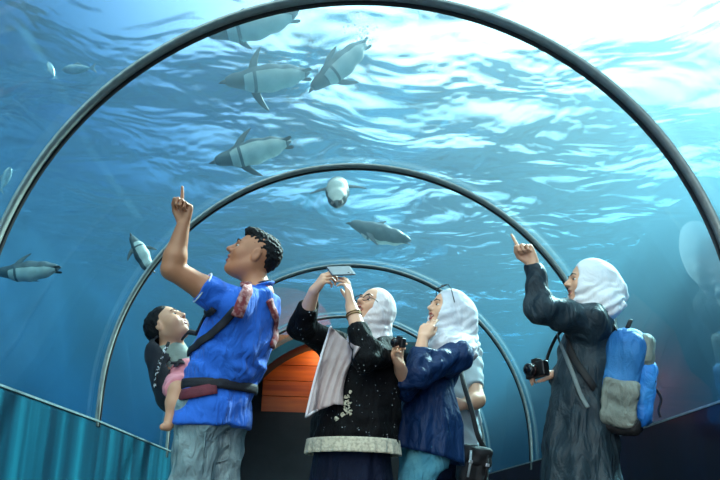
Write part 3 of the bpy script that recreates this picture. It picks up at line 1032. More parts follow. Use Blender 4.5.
FB = -FM; LB = left_of(FB)
bC = at(168, 326, 4.24); bR = frame((.90, -.44), 40, 0)
bN = at(172, 350, 4.26); bP = at(186, 388, 4.22)
v = Vol(A(-1.25, 3.75, .62), A(-.55, 4.6, 1.42), .006, (((-1.12, -.75, .0042),), ((4.0, 4.45, .0045),), ((.65, 1.4, .0045),)))
head(v, bC, bR, .90, mouth=0.0, neck=bN, neck_r=.045, nose=.5)
v.ell(bC+bR@A(.045, .035, -.035), A(.03, .03, .03), bR, .03); v.ell(bC+bR@A(.045, -.035, -.035), A(.03, .03, .03), bR, .03)
v.cone(bN, bP, .062, .085, .03)
for s in (1, -1):
    sh = bN+LB*s*.05+A(0, 0, -.02); el = sh+A(0, 0, -.10)+LB*s*.012; wr = el+FB*.09-LB*s*.03+A(0, 0, .02)
    arm(v, sh, el, wr, (.030, .026, .027, .020)); hand(v, wr, FB, A(0, 0, -1), s, [CURVE]*4, s=.52, k=.003)
kn = at(178, 391, 4.0); an = at(170, 420, 3.98)
v.cone(bP-LB*.06, kn, .055, .042, .03); v.chain([(kn, .042), (kn*.6+an*.4, .040), (an, .024)], .02)
v.chain([(an, .024), (at(168, 426, 3.97), .021), (at(163, 427, 3.95), .016)], .012)
for k_ in range(5): 
    q = at(163.5+k_*.9, 428, 3.945+k_*.006); v.cone(at(166, 427, 3.955), q, .009, .0065, .004)
kf = bP+LB*.16+FB*.06+A(0, 0, -.01); af = kf+A(0, 0, -.16)-FB*.03
v.cone(bP+LB*.06, kf, .055, .042, .03); v.chain([(kf, .042), (kf*.6+af*.4, .040), (af, .024)], .02)
v.chain([(af, .024), (af-FB*.06+A(0, 0, -.02), .017)], .012)
baby = link('person', v.mesh('person'), sk_baby)
tag(baby, 'baby with black hair looking up from the carrier on the man in blue', 'person')
face_parts(lambda *p: bC+.90*(bR@A(*p)), bR, .90, baby, face_mats('baby', (60, 40, 34), (180, 96, 92)), squint=.35)
v = Vol(bC-A(.17, .17, .17), bC+A(.17, .17, .17), .0045)
v.ell(bC+bR@A(-.022, 0, .030), A(.098, .080, .090), bR, 0, clip=lambda x, y, z: np.maximum(x*.75-z*.55-.032+.006*np.cos(y*90), -z-.085))
v.ripple(waves3(14, 10, .03, .003))
link('hair', v.mesh('hair'), m_hair, baby)
v = Vol(bP-A(.3, .3, .25), bP+A(.3, .3, .4), .008)
v.cone(bN+(bP-bN)*.05, bP+A(0, 0, .03), .071, .086, .02)
for s in (1, -1):
    sh = bN+LB*s*.05+A(0, 0, -.02); el = sh+A(0, 0, -.10)+LB*s*.012
    v.cone(sh, el, .040, .036, .02, cap=0.0)
v.ripple(waves3(5, 8, .06, .004))
link('shirt', v.mesh('shirt'), m_grey_cot, baby)
v = Vol(bP-A(.32, .34, .2), bP+A(.32, .34, .2), .007)
v.cone(bP+A(0, 0, .05), bP, .095, .1, 0); v.cone(bP-LB*.06, kn+(bP-LB*.06-kn)*.12, .068, .060, .03, cap=0.0); v.cone(bP+LB*.06, kf, .068, .060, .03, cap=0.0)
v.ripple(waves3(6, 8, .05, .003))
link('shorts', v.mesh('shorts'), m_pink, baby)

car = bpy.data.objects.new('baby_carrier', None); COL.objects.link(car)
tag(car, 'dark baby carrier with maroon waist belt strapped over the blue polo shirt', 'baby carrier')
v = Vol(bP-A(.32, .34, .22), bP+A(.32, .34, .40), .008)
ax_ = unit(bN-bP)
bk = -FB
v.cone(bN+bk*.02+A(0, 0, -.02), bP+bk*.02, .116, .138, 0)
v.cone(bN+bk*.0+A(0, 0, .02), bP, .098, .118, .0, op='s')
s_, g_ = v.sub(bP-.6, bP+.6)
v.f[s_] = np.maximum(v.f[s_], (-((g_[0]-bP[0])*bk[0]+(g_[1]-bP[1])*bk[1]+0*g_[2])-.105).astype(np.float32))
v.ell(at(183, 376, 4.02), (.115, .14, .105), None, .01, op='s')
v.ripple(waves3(8, 8, .07, .003))
link('back_panel', v.mesh('back_panel'), m_carr, car)
edge = spline([at(187, 335, 4.12), at(176, 352, 4.06), at(166, 372, 4.06), at(160, 392, 4.10)], 20)
edge = [at(169, 342, 4.10), at(162, 356, 4.09), at(157, 372, 4.09), at(155, 388, 4.11)]
tube('patterned_band', spline(edge, 20), .01, m_band, car, 10, prof=(.016, .008), up=A(-.3, -1, .1))
ts = bvh(shirt)
def strap(name, pix, w, m, off=.008, th=.012, Y=4.0, n=24):
    P_ = [onto(ts, *p, off, Y) if len(p) == 2 else at(*p) for p in pix]
    pts = spline(P_, n)
    ups = []
    for q in pts:
        h = ts.find_nearest(Vector(q)); ups.append(np.array(h[1]))
    pts = [np.array(ts.find_nearest(Vector(q))[0])+u_*off if np.linalg.norm(np.array(ts.find_nearest(Vector(q))[0])-q) < .05 else q for q, u_ in zip(pts, ups)]
    return tube(name, pts, .01, m, car, 10, prof=(w, th), up=ups)
strap('shoulder_strap', [(184, 353, 3.96), (191, 348, 3.92), (204, 340), (221, 326), (236, 309)], .038, m_carr)
strap('shoulder_strap', [(183, 338, 4.12), (192, 328, 4.02), (203, 316), (214, 308)], .030, m_carr)
strap('shoulder_pad', [(246, 286), (244, 296), (240, 306), (236, 315)], .055, m_redstrap, .012, .02)
strap('shoulder_pad', [(268, 300), (273, 314), (274, 330), (270, 346)], .040, m_redstrap, .010, .018)
zb = at(217, 388, 4.05)
bp_ = []
for t in np.linspace(0, 2*PI, 49)[:-1]:
    c = A(zb[0]-.003, zb[1], zb[2]); q = c+LM*.3*math.cos(t)+FM*.3*math.sin(t)
    h = ts.ray_cast(Vector(q), Vector(unit(c-q)))
    bp_.append(np.array(h[0])+unit(q-c)*.006 if h[0] is not None else q)
bp_ = [(bp_[i-1]+bp_[i]+bp_[(i+1) % 48])/3 for i in range(48)]
tube('waist_belt', bp_, .01, m_carr, car, 10, closed=True, prof=(.045, .012), up=[unit(q-zb) for q in bp_])
fr_ = [onto(ts, 179+k*6.2, 396-k*1.2, .012) for k in range(7)]
tube('waist_pad', spline(fr_, 16), .01, m_maroon, car, 10, prof=(.050, .010), up=A(-.3, -1, .1))

# ---------------------------------------------------------------- woman in black taking a picture
sk_w = pmat('light brown skin', (214, 160, 128), 0.5, col2=(224, 172, 140), scale=6, sss=0.08)
m_black = pmat('black sequinned crepe', (7, 7, 9), 0.75, col2=(10, 10, 13), scale=30, bump=.3, bscale=150, spec=.15, fold=.5)
m_lace = pmat('cream lace', (206, 198, 176), 0.85, col2=(176, 168, 148), scale=70, contrast=(.45, .6), bump=.5, bscale=120)
m_navy = pmat('navy cotton', (8, 15, 36), 0.8, col2=(12, 22, 46), scale=6, bump=.2, bscale=160, spec=.2, fold=.5)
m_hij1 = pmat('pale pink head cloth', (222, 212, 212), 0.85, col2=(232, 222, 222), scale=5, bump=.15, bscale=260, spec=.2, fold=.35)
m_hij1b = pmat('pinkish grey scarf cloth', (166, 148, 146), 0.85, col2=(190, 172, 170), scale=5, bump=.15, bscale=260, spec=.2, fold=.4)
m_seq = pmat('silver sequin', (200, 205, 210), 0.25, 0.7)
m_brace = pmat('gold bangle', (120, 96, 52), 0.3, 0.8)

F1 = unit(A(-.72, -.69, 0)); L1 = left_of(F1)
C1 = at(373, 309, 4.38); R1_ = frame((-.66, -.75), 22, 6)
N1 = at(372, 341, 4.42)
s1L, s1R = at(389, 352, 4.30), at(338, 347, 4.55)
e1R, w1R = at(301, 328, 4.42), at(314, 291, 4.24)
e1L, w1L = at(367, 357, 4.05), at(351, 306, 4.12)
v = Vol(A(-.5, 3.8, 0), A(.42, 4.85, 1.66), .012, (((-.40, .22, .0042),), ((4.0, 4.5, .0045),), ((1.0, 1.66, .0042),)))
head(v, C1, R1_, .95, mouth=.55, neck=N1, neck_r=.05)
v.loft([sec(352, 440, 4.42, .17, .13, F1), sec(356, 400, 4.42, .16, .13, F1), sec(362, 362, 4.42, .16, .12, F1), sec(366, 346, 4.42, .13, .09, F1)], .03)
v.cone(N1-A(0, 0, .03), s1L, .05, .05, .04); v.cone(N1-A(0, 0, .03), s1R, .05, .05, .04)
arm(v, s1R, e1R, w1R, (.055, .043, .045, .028)); arm(v, s1L, e1L, w1L, (.055, .043, .045, .029))
hand(v, w1R, at(328, 272, 4.17)-w1R, A(.8, .3, -.1), -1, [(35, 50, 30), (42, 55, 30), (48, 58, 35), (52, 60, 40)], (.5, .6), .95)
hand(v, w1L, at(348, 284, 4.13)-w1L, A(-.8, .25, .2), 1, [(2, 22, 20), (8, 34, 25), (16, 44, 30), (22, 50, 40)], (.5, .5), .95)
lg1 = stand(v, A(*at(352, 440, 4.42)[:2], .74), F1, .085, .11)
w1 = link('person', v.mesh('person'), sk_w)
tag(w1, 'woman in a black blouse and pale pink headscarf raising a phone in both hands', 'person')
face_parts(lambda *p: C1+.95*(R1_@A(*p)), R1_, .95, w1, face_mats('woman in black', lip=(168, 62, 66)), mouth=.55)
v = Vol(A(-.55, 3.85, .62), A(.48, 4.9, 1.48), .009, (((-.5, .42, .0075),), ((3.9, 4.75, .008),), ((.64, 1.45, .0075),)))
v.loft([sec(353, 443, 4.40, .232, .205, F1), sec(357, 415, 4.40, .232, .20, F1), sec(360, 390, 4.41, .222, .19, F1), sec(361, 365, 4.42, .20, .16, F1), sec(365, 348, 4.42, .15, .11, F1)], 0,
       folds=lambda a, z: .006*np.sin(9*a+z*6)*np.clip((1.12-z)*3, 0, 1))
v.cone(N1-A(0, 0, .055), s1L-A(0, 0, .01), .065, .068, .05); v.cone(N1-A(0, 0, .055), s1R-A(0, 0, .01), .065, .068, .05)
v.cone(s1R, e1R, .074, .062, .04); v.cone(e1R, e1R+(w1R-e1R)*.62, .066, .052, .03, cap=0.0)
v.cone(s1L, e1L, .074, .062, .04); v.cone(e1L, e1L+(w1L-e1L)*.60, .066, .052, .03, cap=0.0)
v.cone(s1R-A(0, 0, .05), at(340, 385, 4.45), .06, .10, .06); v.cone(s1L-A(0, 0, .05), at(380, 388, 4.32), .06, .08, .06)
v.ripple(waves3(31, 12, .10, .006))
blouse = link('blouse', v.mesh('blouse'), m_black, w1)
tb = bvh(blouse)
ser = random.Random(5)
bm = bmesh.new()
for _ in range(150):
    px_, py_ = ser.uniform(296, 398), ser.uniform(312, 438)
    d = Vector(unit(at(px_, py_, 4)-CAM)); h = tb.ray_cast(Vector(CAM), d)
    if h[0] is None: continue
    p = h[0]+h[1]*.002
    bmesh.ops.create_icosphere(bm, subdivisions=1, radius=ser.choice((.0016, .002, .003)), matrix=Matrix.Translation(p))
me = bpy.data.meshes.new('sequins'); bm.to_mesh(me); bm.free()
tag(link('sequins', me, m_seq, blouse), kind='stuff')
def skirt_loft(name, secs, m, P, nfold, amp, thick=.006, seed=0, nz=22, na=120, hem_tilt=None):
    """open hanging cloth: a ring mesh swept down the given ellipses with vertical pleats"""
    r = random.Random(seed); ph = r.uniform(0, 6)
    S_ = np.array(sorted(secs, key=lambda s: -s[0]), float); top, bot = S_[0, 0], S_[-1, 0]
    V = []
    for shell in (0, thick):
        for i in range(nz):
            z = top+(bot-top)*i/(nz-1)
            c = [np.interp(-z, -S_[:, 0], S_[:, k]) for k in range(1, 6)]
            for j in range(na):
                a = 2*PI*j/na
                w = amp*(i/(nz-1))**0.8*(math.sin(nfold*a+ph+.6*math.sin(2*a))+.5*math.sin((nfold*1.7//1)*a+ph*2))
                u, q = (c[2]-shell+w)*math.cos(a), (c[3]-shell+w)*math.sin(a)
                x = c[0]+u*math.cos(c[4])-q*math.sin(c[4]); y = c[1]+u*math.sin(c[4])+q*math.cos(c[4])
                V.append((x, y, z+((hem_tilt[0]*(x-c[0])+hem_tilt[1]*(y-c[1]))*(i/(nz-1)) if hem_tilt else 0)))
    n0 = nz*na
    F = [f[::-1] for f in grid_faces(nz, na, closev=True)]
    F = [f[::-1] for f in F]
    G = [tuple(v_+n0 for v_ in f[::-1]) for f in F]
    for ring in (0, nz-1):
        for j in range(na):
            a, b = ring*na+j, ring*na+(j+1) % na
            q = (a, b, b+n0, a+n0)
            G.append(q if ring else q[::-1])
    me = mesh_np(name, V, F+G)
    bm = bmesh.new(); bm.from_mesh(me); bmesh.ops.recalc_face_normals(bm, faces=bm.faces); bm.to_mesh(me); bm.free()
    return link(name, me, m, P)
skirt_loft('lace_hem', [sec(353, 440.5, 4.40, .243, .216, F1), sec(353, 455, 4.40, .247, .219, F1)], m_lace, blouse, 24, .006, seed=2, nz=8, na=160)
b0 = at(352, 440, 4.42)
skirt_loft('skirt', [(b0[2]+.02, b0[0], b0[1], .19, .16, math.atan2(L1[1], L1[0])), (.45, b0[0], b0[1], .225, .20, math.atan2(L1[1], L1[0])), (.06, b0[0], b0[1], .26, .24, math.atan2(L1[1], L1[0]))], m_navy, w1, 11, .014, seed=3)
shoes(lg1, F1, m_shoe, w1)
def drape1(v, T):
    v.cone(N1-A(0, 0, .01), N1+F1*.03-A(0, 0, .055), .098, .118, .05)
h1 = hijab('headscarf', C1, R1_, .93, N1, m_hij1, w1, 3, drape1, back=-.01, amp=.0022)
# the loose end of the scarf hanging in front
m_ = []
nu, nv = 26, 20
top_ = [(331, 327), (338, 333), (346, 340), (354, 345), (360, 347)]
bot_ = [(306, 417), (315, 411), (324, 408), (334, 404), (343, 405)]
mid_ = [(318, 368), (326, 370), (334, 372), (341, 374), (346, 375)]
V = []
for i in range(nu):
    t = i/(nu-1)
    for j in range(nv):
        s = j/(nv-1)*4; k = min(int(s), 3); s -= k
        P3 = [np.array(q[k])*(1-s)+np.array(q[k+1])*s for q in (top_, mid_, bot_)]
        p = P3[0]*(1-t)*(1-2*t)+P3[1]*4*t*(1-t)+P3[2]*t*(2*t-1)
        Y = 4.14-.05*t-.03*j/(nv-1)
        d = Vector(unit(at(p[0], p[1], 4)-CAM)); h = tb.ray_cast(Vector(CAM), d)
        Yh = h[0].y-.02 if h[0] is not None else Y+.06
        Y = min(Yh, Y+.12)
        q = at(p[0], p[1], Y+.014*math.sin(j*1.35+t*1.5)*min(1, .3+t)-.01)
        V.append(q)
V = np.array(V).reshape(nu, nv, 3)
for _ in range(3):
    V[1:-1, :, 1] = (V[:-2, :, 1]+V[1:-1, :, 1]*2+V[2:, :, 1])/4
n0 = nu*nv
VV = np.concatenate([V.reshape(-1, 3), V.reshape(-1, 3)+A(.003, .008, 0)])
F = grid_faces(nu, nv)
F = F+[tuple(q+n0 for q in f[::-1]) for f in F]
rim = [i*nv for i in range(nu)]+[(nu-1)*nv+j for j in range(1, nv)]+[i*nv+nv-1 for i in range(nu-2, -1, -1)]+[j for j in range(nv-2, 0, -1)]
F += [(rim[(i+1) % len(rim)], rim[i], rim[i]+n0, rim[(i+1) % len(rim)]+n0) for i in range(len(rim))]
me = mesh_np('scarf_end', VV, F)
bm = bmesh.new(); bm.from_mesh(me); bmesh.ops.recalc_face_normals(bm, faces=bm.faces); bm.to_mesh(me); bm.free()
se = link('scarf_end', me, m_hij1b, h1)
tube('scarf_hem', [V[i, 0]-A(0, .004, 0) for i in range(nu)]+[V[-1, j]-A(0, .004, 0) for j in range(1, 7)], .006, m_hij1, se, 6)
# lace brooch on the blouse
bm = bmesh.new()
for (px_, py_, r_) in ((350, 392, 1.6), (347, 397, 2.4), (349, 403, 3.4), (347, 409, 3.6), (350, 413, 3.0), (343, 415, 2.0), (337, 419, 1.8), (345, 403, 2.0)):
    for _ in range(16):
        a_ = ser.uniform(0, 6.28); q_ = r_*math.sqrt(ser.random())
        p = onto(tb, px_+q_*math.cos(a_), py_+q_*math.sin(a_), .003, 4.2)
        bmesh.ops.create_icosphere(bm, subdivisions=1, radius=ser.uniform(.003, .0055), matrix=Matrix.Translation(Vector(p)))
me = bpy.data.meshes.new('lace_applique'); bm.to_mesh(me); bm.free()
link('lace_applique', me, m_lace, blouse)
u = unit(w1L-e1L); q1 = unit(np.cross(u, A(0, 1, 0))); q2 = np.cross(u, q1)
for k in range(2):
    c = w1L-u*(.045+.012*k)
    o = tube('bangle', [c+.0365*(q1*math.cos(t)+q2*math.sin(t)) for t in np.linspace(0, 2*PI, 25)[:-1]], .003, m_brace, None, 6, closed=True)
    tag(o, ('thin gold bangle nearer the hand' if k == 0 else 'thin gold bangle nearer the sleeve')+' on the phone-holding forearm', 'bangle', 'bangles on the raised forearm')

# phone held up
m_phone = pmat('grey phone shell', (92, 98, 104), 0.3, 0.3); m_glass = pmat('dark phone glass', (12, 14, 18), 0.08)
ph = bpy.data.objects.new('phone', None); COL.objects.link(ph)
tag(ph, 'grey phone held up by the woman in the black blouse', 'phone')
pc = at(341, 271, 4.14); pl = unit(A(.80, .50, .20)); pn = unit(A(-.45, -.85, .25)); pn = unit(pn-pl*(pn@pl)); Rp = np.stack([pn, np.cross(pl, pn), pl], 1)
rbox('case', pc, (.0045, .034, .068), Rp, m_phone, ph, .004)
rbox('screen', pc-Rp[:, 0]*.0046, (.0006, .031, .064), Rp, m_glass, ph, .0004)
for k in range(2): ball('camera_lens', pc+Rp@A(.0045, .022, .05-.018*k), A(.002, .006, .006), m_glass, ph, Rp, 2)

# eyeglasses
def glasses(name, T, s, R, m, mlens, label, dark=False, w=.031, drop=0, tl=.085):
    g = bpy.data.objects.new(name, None); COL.objects.link(g)
    tag(g, label, 'glasses')
    for y in (-1, 1):
        P_ = [T(.106-.004*abs(math.cos(t)), y*w+.024*math.cos(t), .002+drop+.017*math.sin(t)) for t in np.linspace(0, 2*PI, 25)[:-1]]
        rm = tube('rim', P_, .0019*s, m, g, 6, closed=True)
        me = mesh_np('lens', P_, [tuple(range(24))]); link('lens', me, mlens, rm, smooth=False)
        tube('temple', [T(.100, y*(w+.025), .006+drop), T(.075, y*.070, .008+drop), T(.10-tl, y*.076, .004+drop)], .0018*s, m, g, 6)
    tube('bridge', [T(.104, -.008, .006+drop), T(.110, 0, .009+drop), T(.104, .008, .006+drop)], .0018*s, m, g, 6)
    return g
m_frame = pmat('dark spectacle frame', (40, 18, 16), 0.3)
m_lens, n, l = mat('clear spectacle lens')
out = n.new('ShaderNodeOutputMaterial'); mx = n.new('ShaderNodeMixShader'); mx.inputs[0].default_value = .1
tr = n.new('ShaderNodeBsdfTransparent'); gg = n.new('ShaderNodeBsdfGlossy'); gg.inputs['Roughness'].default_value = .05
l.new(tr.outputs[0], mx.inputs[1]); l.new(gg.outputs[0], mx.inputs[2]); l.new(mx.outputs[0], out.inputs['Surface'])
glasses('eyeglasses', lambda *p: C1+.95*(R1_@A(*p)), 1.0, R1_, m_frame, m_lens, 'dark framed eyeglasses worn by the woman with the raised phone', tl=.045)
# ---------------------------------------------------------------- laughing woman in navy
m_navy2 = pmat('navy satin', (9, 36, 76), 0.55, col2=(12, 46, 88), scale=5, bump=.2, bscale=140, spec=.25, fold=.5)
m_ltjean = pmat('light blue denim', (62, 128, 152), 0.8, col2=(86, 148, 166), scale=9, bump=.3, bscale=240, spec=.2, fold=.6)
m_hij2 = pmat('light grey head cloth', (206, 206, 214), 0.85, col2=(220, 218, 222), scale=5, bump=.15, bscale=260, spec=.2, fold=.35)
F2 = unit(A(-.94, -.34, 0)); L2 = left_of(F2)
C2 = at(447, 311, 4.6); R2_ = frame((-.92, -.40), 12, 0)
N2 = at(450, 343, 4.62)
s2L, s2R = at(457, 356, 4.45), at(432, 354, 4.78)
e2L, w2L = at(417, 374, 4.30), at(423, 338, 4.36)
e2R, w2R = at(405, 386, 4.38), at(399, 364, 4.20)
v = Vol(A(0, 3.9, 0), A(.82, 5.05, 1.68), .012, (((.08, .62, .0045),), ((4.2, 4.85, .005),), ((1.0, 1.68, .0045),)))
head(v, C2, R2_, .95, mouth=.6, neck=N2, neck_r=.05)
v.loft([sec(428, 440, 4.62, .16, .12, F2), sec(431, 385, 4.62, .13, .10, F2), sec(440, 362, 4.62, .15, .11, F2), sec(446, 350, 4.62, .13, .085, F2)], .03)
v.cone(N2-A(0, 0, .03), s2L, .05, .05, .04); v.cone(N2-A(0, 0, .03), s2R, .05, .05, .04)
arm(v, s2L, e2L, w2L, (.052, .041, .043, .027)); arm(v, s2R, e2R, w2R, (.052, .041, .043, .027))
hand(v, w2L, at(431, 318, 4.42)-w2L, A(.35, .9, .1), 1, [(8, 20, 15), (12, 26, 20), (18, 34, 25), (24, 40, 25)], (.1, .1), .93)
hand(v, w2R, at(392, 346, 4.13)-w2R, A(.8, -.5, .1), -1, [(30, 50, 30), (38, 55, 30), (42, 58, 35), (46, 60, 40)], (.5, .6), .93)
hip2 = at(425, 450, 4.6)
v_l = left_of(F2)
lg2 = []
for s in (1, -1):
    hip = A(hip2[0], hip2[1], .74)+v_l*.085*s; ank = A(hip2[0]-(.16 if s > 0 else .02), hip2[1], .085)+v_l*.10*s
    kn = A((hip[0]+ank[0])/2-(.05 if s > 0 else .01), (hip[1]+ank[1])/2, .42)
    leg(v, hip, kn, ank, F2); lg2.append((hip, kn, ank))
w2 = link('person', v.mesh('person'), sk_w)
tag(w2, 'laughing woman in a navy top and light grey headscarf with a hand on her cheek', 'person')
face_parts(lambda *p: C2+.95*(R2_@A(*p)), R2_, .95, w2, face_mats('woman in navy', lip=(150, 56, 60)), mouth=.6)
v = Vol(A(.05, 3.95, .85), A(.85, 5.05, 1.42), .008)
v.loft([sec(430, 388, 4.62, .150, .118, F2), sec(432, 380, 4.62, .15, .12, F2), sec(439, 364, 4.62, .175, .135, F2), sec(446, 350, 4.62, .14, .10, F2)], 0)
v.cone(N2-A(0, 0, .05), s2L-A(0, 0, .005), .066, .072, .05); v.cone(N2-A(0, 0, .05), s2R, .062, .066, .05)
v.cone(s2L, e2L, .078, .064, .04); v.cone(e2L, e2L+(w2L-e2L)*.62, .068, .056, .03, cap=0.0)
v.cone(s2R, e2R, .074, .062, .04); v.cone(e2R, e2R+(w2R-e2R)*.45, .064, .054, .03, cap=0.0)
v.ripple(waves3(41, 12, .085, .007))
top2 = link('navy_top', v.mesh('navy_top'), m_navy2, w2)
skirt_loft('peplum', [sec(431, 380, 4.60, .140, .112, F2), sec(430, 390, 4.60, .148, .12, F2), sec(429, 420, 4.60, .186, .174, F2), sec(426, 456, 4.60, .198, .188, F2)], m_navy2, top2, 9, .013, seed=4, hem_tilt=(-.22, 0))
trousers('jeans', lg2, A(hip2[0]+.01, hip2[1], .72), F2, m_ltjean, w2, (.096, .080, .065), -.03, 51, (.14, .105))
shoes(lg2, F2, m_shoe, w2)
def drape2(v, T):
    v.cone(N2-A(0, 0, .01), at(450, 352, 4.5), .098, .105, .05)
    v.cone(T(-.09, 0, -.02), at(468, 346, 4.60), .085, .062, .06)
    v.cone(N2, at(464, 352, 4.52), .09, .07, .05)
h2 = hijab('headscarf', C2, R2_, .97, N2, m_hij2, w2, 13, drape2, back=.035, amp=.0032)
# sunglasses pushed up on her head
m_sun = pmat('dark sunglasses', (14, 18, 22), 0.25)
m_slens = pmat('tinted lens', (20, 30, 36), 0.12)
g = glasses('sunglasses', lambda *p: C2+1.02*(R2_@(frame((1, 0), 62)@A(p[0]+.028, p[1]*1.12, p[2]))), 1.3, R2_, m_sun, m_slens,
            'dark sunglasses pushed up on the light grey headscarf', tl=.10)

# compact camera in her other hand
m_cam = pmat('black camera body', (15, 15, 17), 0.4, bump=.2, bscale=300)
def camera_thing(c, R, s, label, strap_pts=None):
    o = bpy.data.objects.new('camera_body', None); o.name = 'photo_camera'; COL.objects.link(o)
    tag(o, label, 'camera')
    rbox('body', c, A(.022, .058, .036)*s, R, m_cam, o, .007*s, 3)
    rbox('viewfinder', c+s*(R@A(.002, .004, .042)), A(.018, .018, .010)*s, R, m_cam, o, .004*s)
    def cyl(nm, r, x0, x1, m, y=0, z=-.004, P=o):
        pts = [c+s*(R@A(x, y, z)) for x in (x0, x0+.001, x1-.001, x1)]
        return tube(nm, pts, [r*s*.97, r*s, r*s, r*s*.97], m, P, 24)
    ln = cyl('lens', .028, .02, .066, m_cam)
    cyl('lens_ring', .030, .038, .046, m_frame, P=ln)
    cyl('front_glass', .022, .0655, .0672, m_glass, P=ln)
    pts = [c+s*(R@A(x, -.04, .036)) for x in (0,)]
    ball('shutter_button', c+s*(R@A(.004, -.042, .038)), A(.006, .006, .004)*s, m_seq, o, R, 2)
    rbox('plate', c+s*(R@A(.0225, -.036, .016)), A(.001, .012, .010)*s, R, m_seq, o, .0008)
    if strap_pts: tube('strap', spline(strap_pts, 24), .01, m_cam, o, 8, prof=(.016*s, .004), up=A(.2, -1, 0))
    return o
camera_thing(at(399, 343, 4.12), frame((-.75, -.6), 0, 8), .62, 'small black camera in front of the navy sleeve')

# ---------------------------------------------------------------- pointing woman with the backpack
m_coat = pmat('slate grey coat cloth', (25, 39, 48), 0.55, col2=(36, 52, 61), scale=4, bump=.2, bscale=170, spec=.3, fold=.6, fscale=(8, 8, 3))
m_hij3 = pmat('white head cloth', (222, 222, 226), 0.85, col2=(234, 232, 232), scale=5, bump=.15, bscale=260, spec=.2, fold=.35)
F3 = unit(A(-.95, .30, 0)); L3 = left_of(F3)
C3 = at(588, 284, 4.10); R3_ = frame((-.99, -.06), 6, 0)
N3 = at(594, 312, 4.10)
s3L, s3R = at(590, 323, 3.95), at(600, 323, 4.27)
e3L, w3L = at(541, 309, 3.86), at(533, 263, 3.88)
e3R, w3R = at(577, 385, 4.34), at(556, 375, 4.17)
v = Vol(A(.6, 3.5, 0), A(1.45, 4.7, 1.78), .012, (((.66, 1.2, .0042),), ((3.7, 4.35, .0048),), ((1.0, 1.78, .0042),)))
head(v, C3, R3_, .95, mouth=.12, neck=N3, neck_r=.05)
v.loft([sec(583, 450, 4.10, .16, .12, F3), sec(585, 395, 4.10, .14, .11, F3), sec(590, 350, 4.10, .15, .115, F3), sec(594, 325, 4.10, .13, .085, F3)], .03)
v.cone(N3-A(0, 0, .03), s3L, .05, .05, .04); v.cone(N3-A(0, 0, .03), s3R, .05, .05, .04)
arm(v, s3L, e3L, w3L, (.055, .043, .045, .028)); arm(v, s3R, e3R, w3R, (.052, .041, .043, .027))
hand(v, w3L, at(522, 243, 3.88)-w3L, A(-.62, -.75, -.15), 1, [(-12, 4, 3), (72, 95, 60), (76, 95, 60), (80, 95, 60)], (.25, .95), .95)
hand(v, w3R, A(-.95, -.2, .1), A(0, .1, -.9), -1, [(25, 45, 30), (30, 50, 30), (34, 52, 35), (40, 55, 40)], (.5, .6), .93)
lg3 = stand(v, A(*at(583, 445, 4.10)[:2], .76), F3, .08, .09)
w3 = link('person', v.mesh('person'), sk_w)
tag(w3, 'woman in a slate coat and white headscarf pointing up, backpack on her back', 'person')
face_parts(lambda *p: C3+.95*(R3_@A(*p)), R3_, .95, w3, face_mats('woman in coat', lip=(160, 84, 82)), mouth=.12)
v = Vol(A(.62, 3.55, .08), A(1.5, 4.65, 1.66), .011, (((.68, 1.45, .0075),), ((3.65, 4.45, .008),), ((.7, 1.6, .0075),)))
b3 = at(580, 466, 4.08); t3 = math.atan2(L3[1], L3[0])
v.loft([(.11, b3[0]+.03, b3[1], .25, .23, t3), (.40, b3[0]+.015, b3[1], .225, .20, t3), sec(580, 470, 4.08, .20, .17, F3), sec(580, 440, 4.08, .19, .165, F3), sec(582, 400, 4.09, .170, .15, F3), sec(586, 365, 4.10, .175, .145, F3), sec(591, 336, 4.10, .165, .13, F3), sec(595, 320, 4.10, .12, .09, F3)], 0,
       folds=lambda a, z: .010*np.sin(8*a+z*3)*np.clip((1.05-z)*2.0, 0, 1))
v.cone(N3-A(0, 0, .045), s3L, .07, .074, .05); v.cone(N3-A(0, 0, .045), s3R, .07, .072, .05)
v.cone(s3L, e3L, .080, .066, .05); v.cone(e3L, w3L+(e3L-w3L)*.02, .068, .040, .03, cap=0.0)
v.cone(s3R, e3R, .074, .062, .04); v.cone(e3R, w3R+(e3R-w3R)*.05, .062, .042, .03, cap=0.0)
fl3 = waves3(61, 12, .09, .006)
ua = unit(e3L-s3L)
v.ripple(lambda x, y, z: fl3(x, y, z)+.005*np.exp(-(((x-e3L[0]-.06)/.12)**2+((z-e3L[2])/.14)**2))*np.sin(((x-s3L[0])*ua[0]*.7+(z-s3L[2])*.75)*75+fl3(x, y, z)*160))
coat = link('coat', v.mesh('coat'), m_coat, w3)
ball('cuff_button', w3L+(e3L-w3L)*.18+A(.02, -.044, 0), A(.006, .003, .006), m_seq, coat, None, 2)
shoes(lg3, F3, m_shoe, w3)
def drape3(v, T):
    v.cone(T(-.06, 0, -.02), at(612, 296, 4.08), .10, .075, .05)
    v.cone(N3, at(607, 306, 4.02), .09, .07, .04)
hijab('headscarf', C3, R3_, .98, N3+A(0, 0, .02), m_hij3, w3, 23, drape3, back=.03, amp=.004, opening=(.120, -.012, .094, .066, .110))

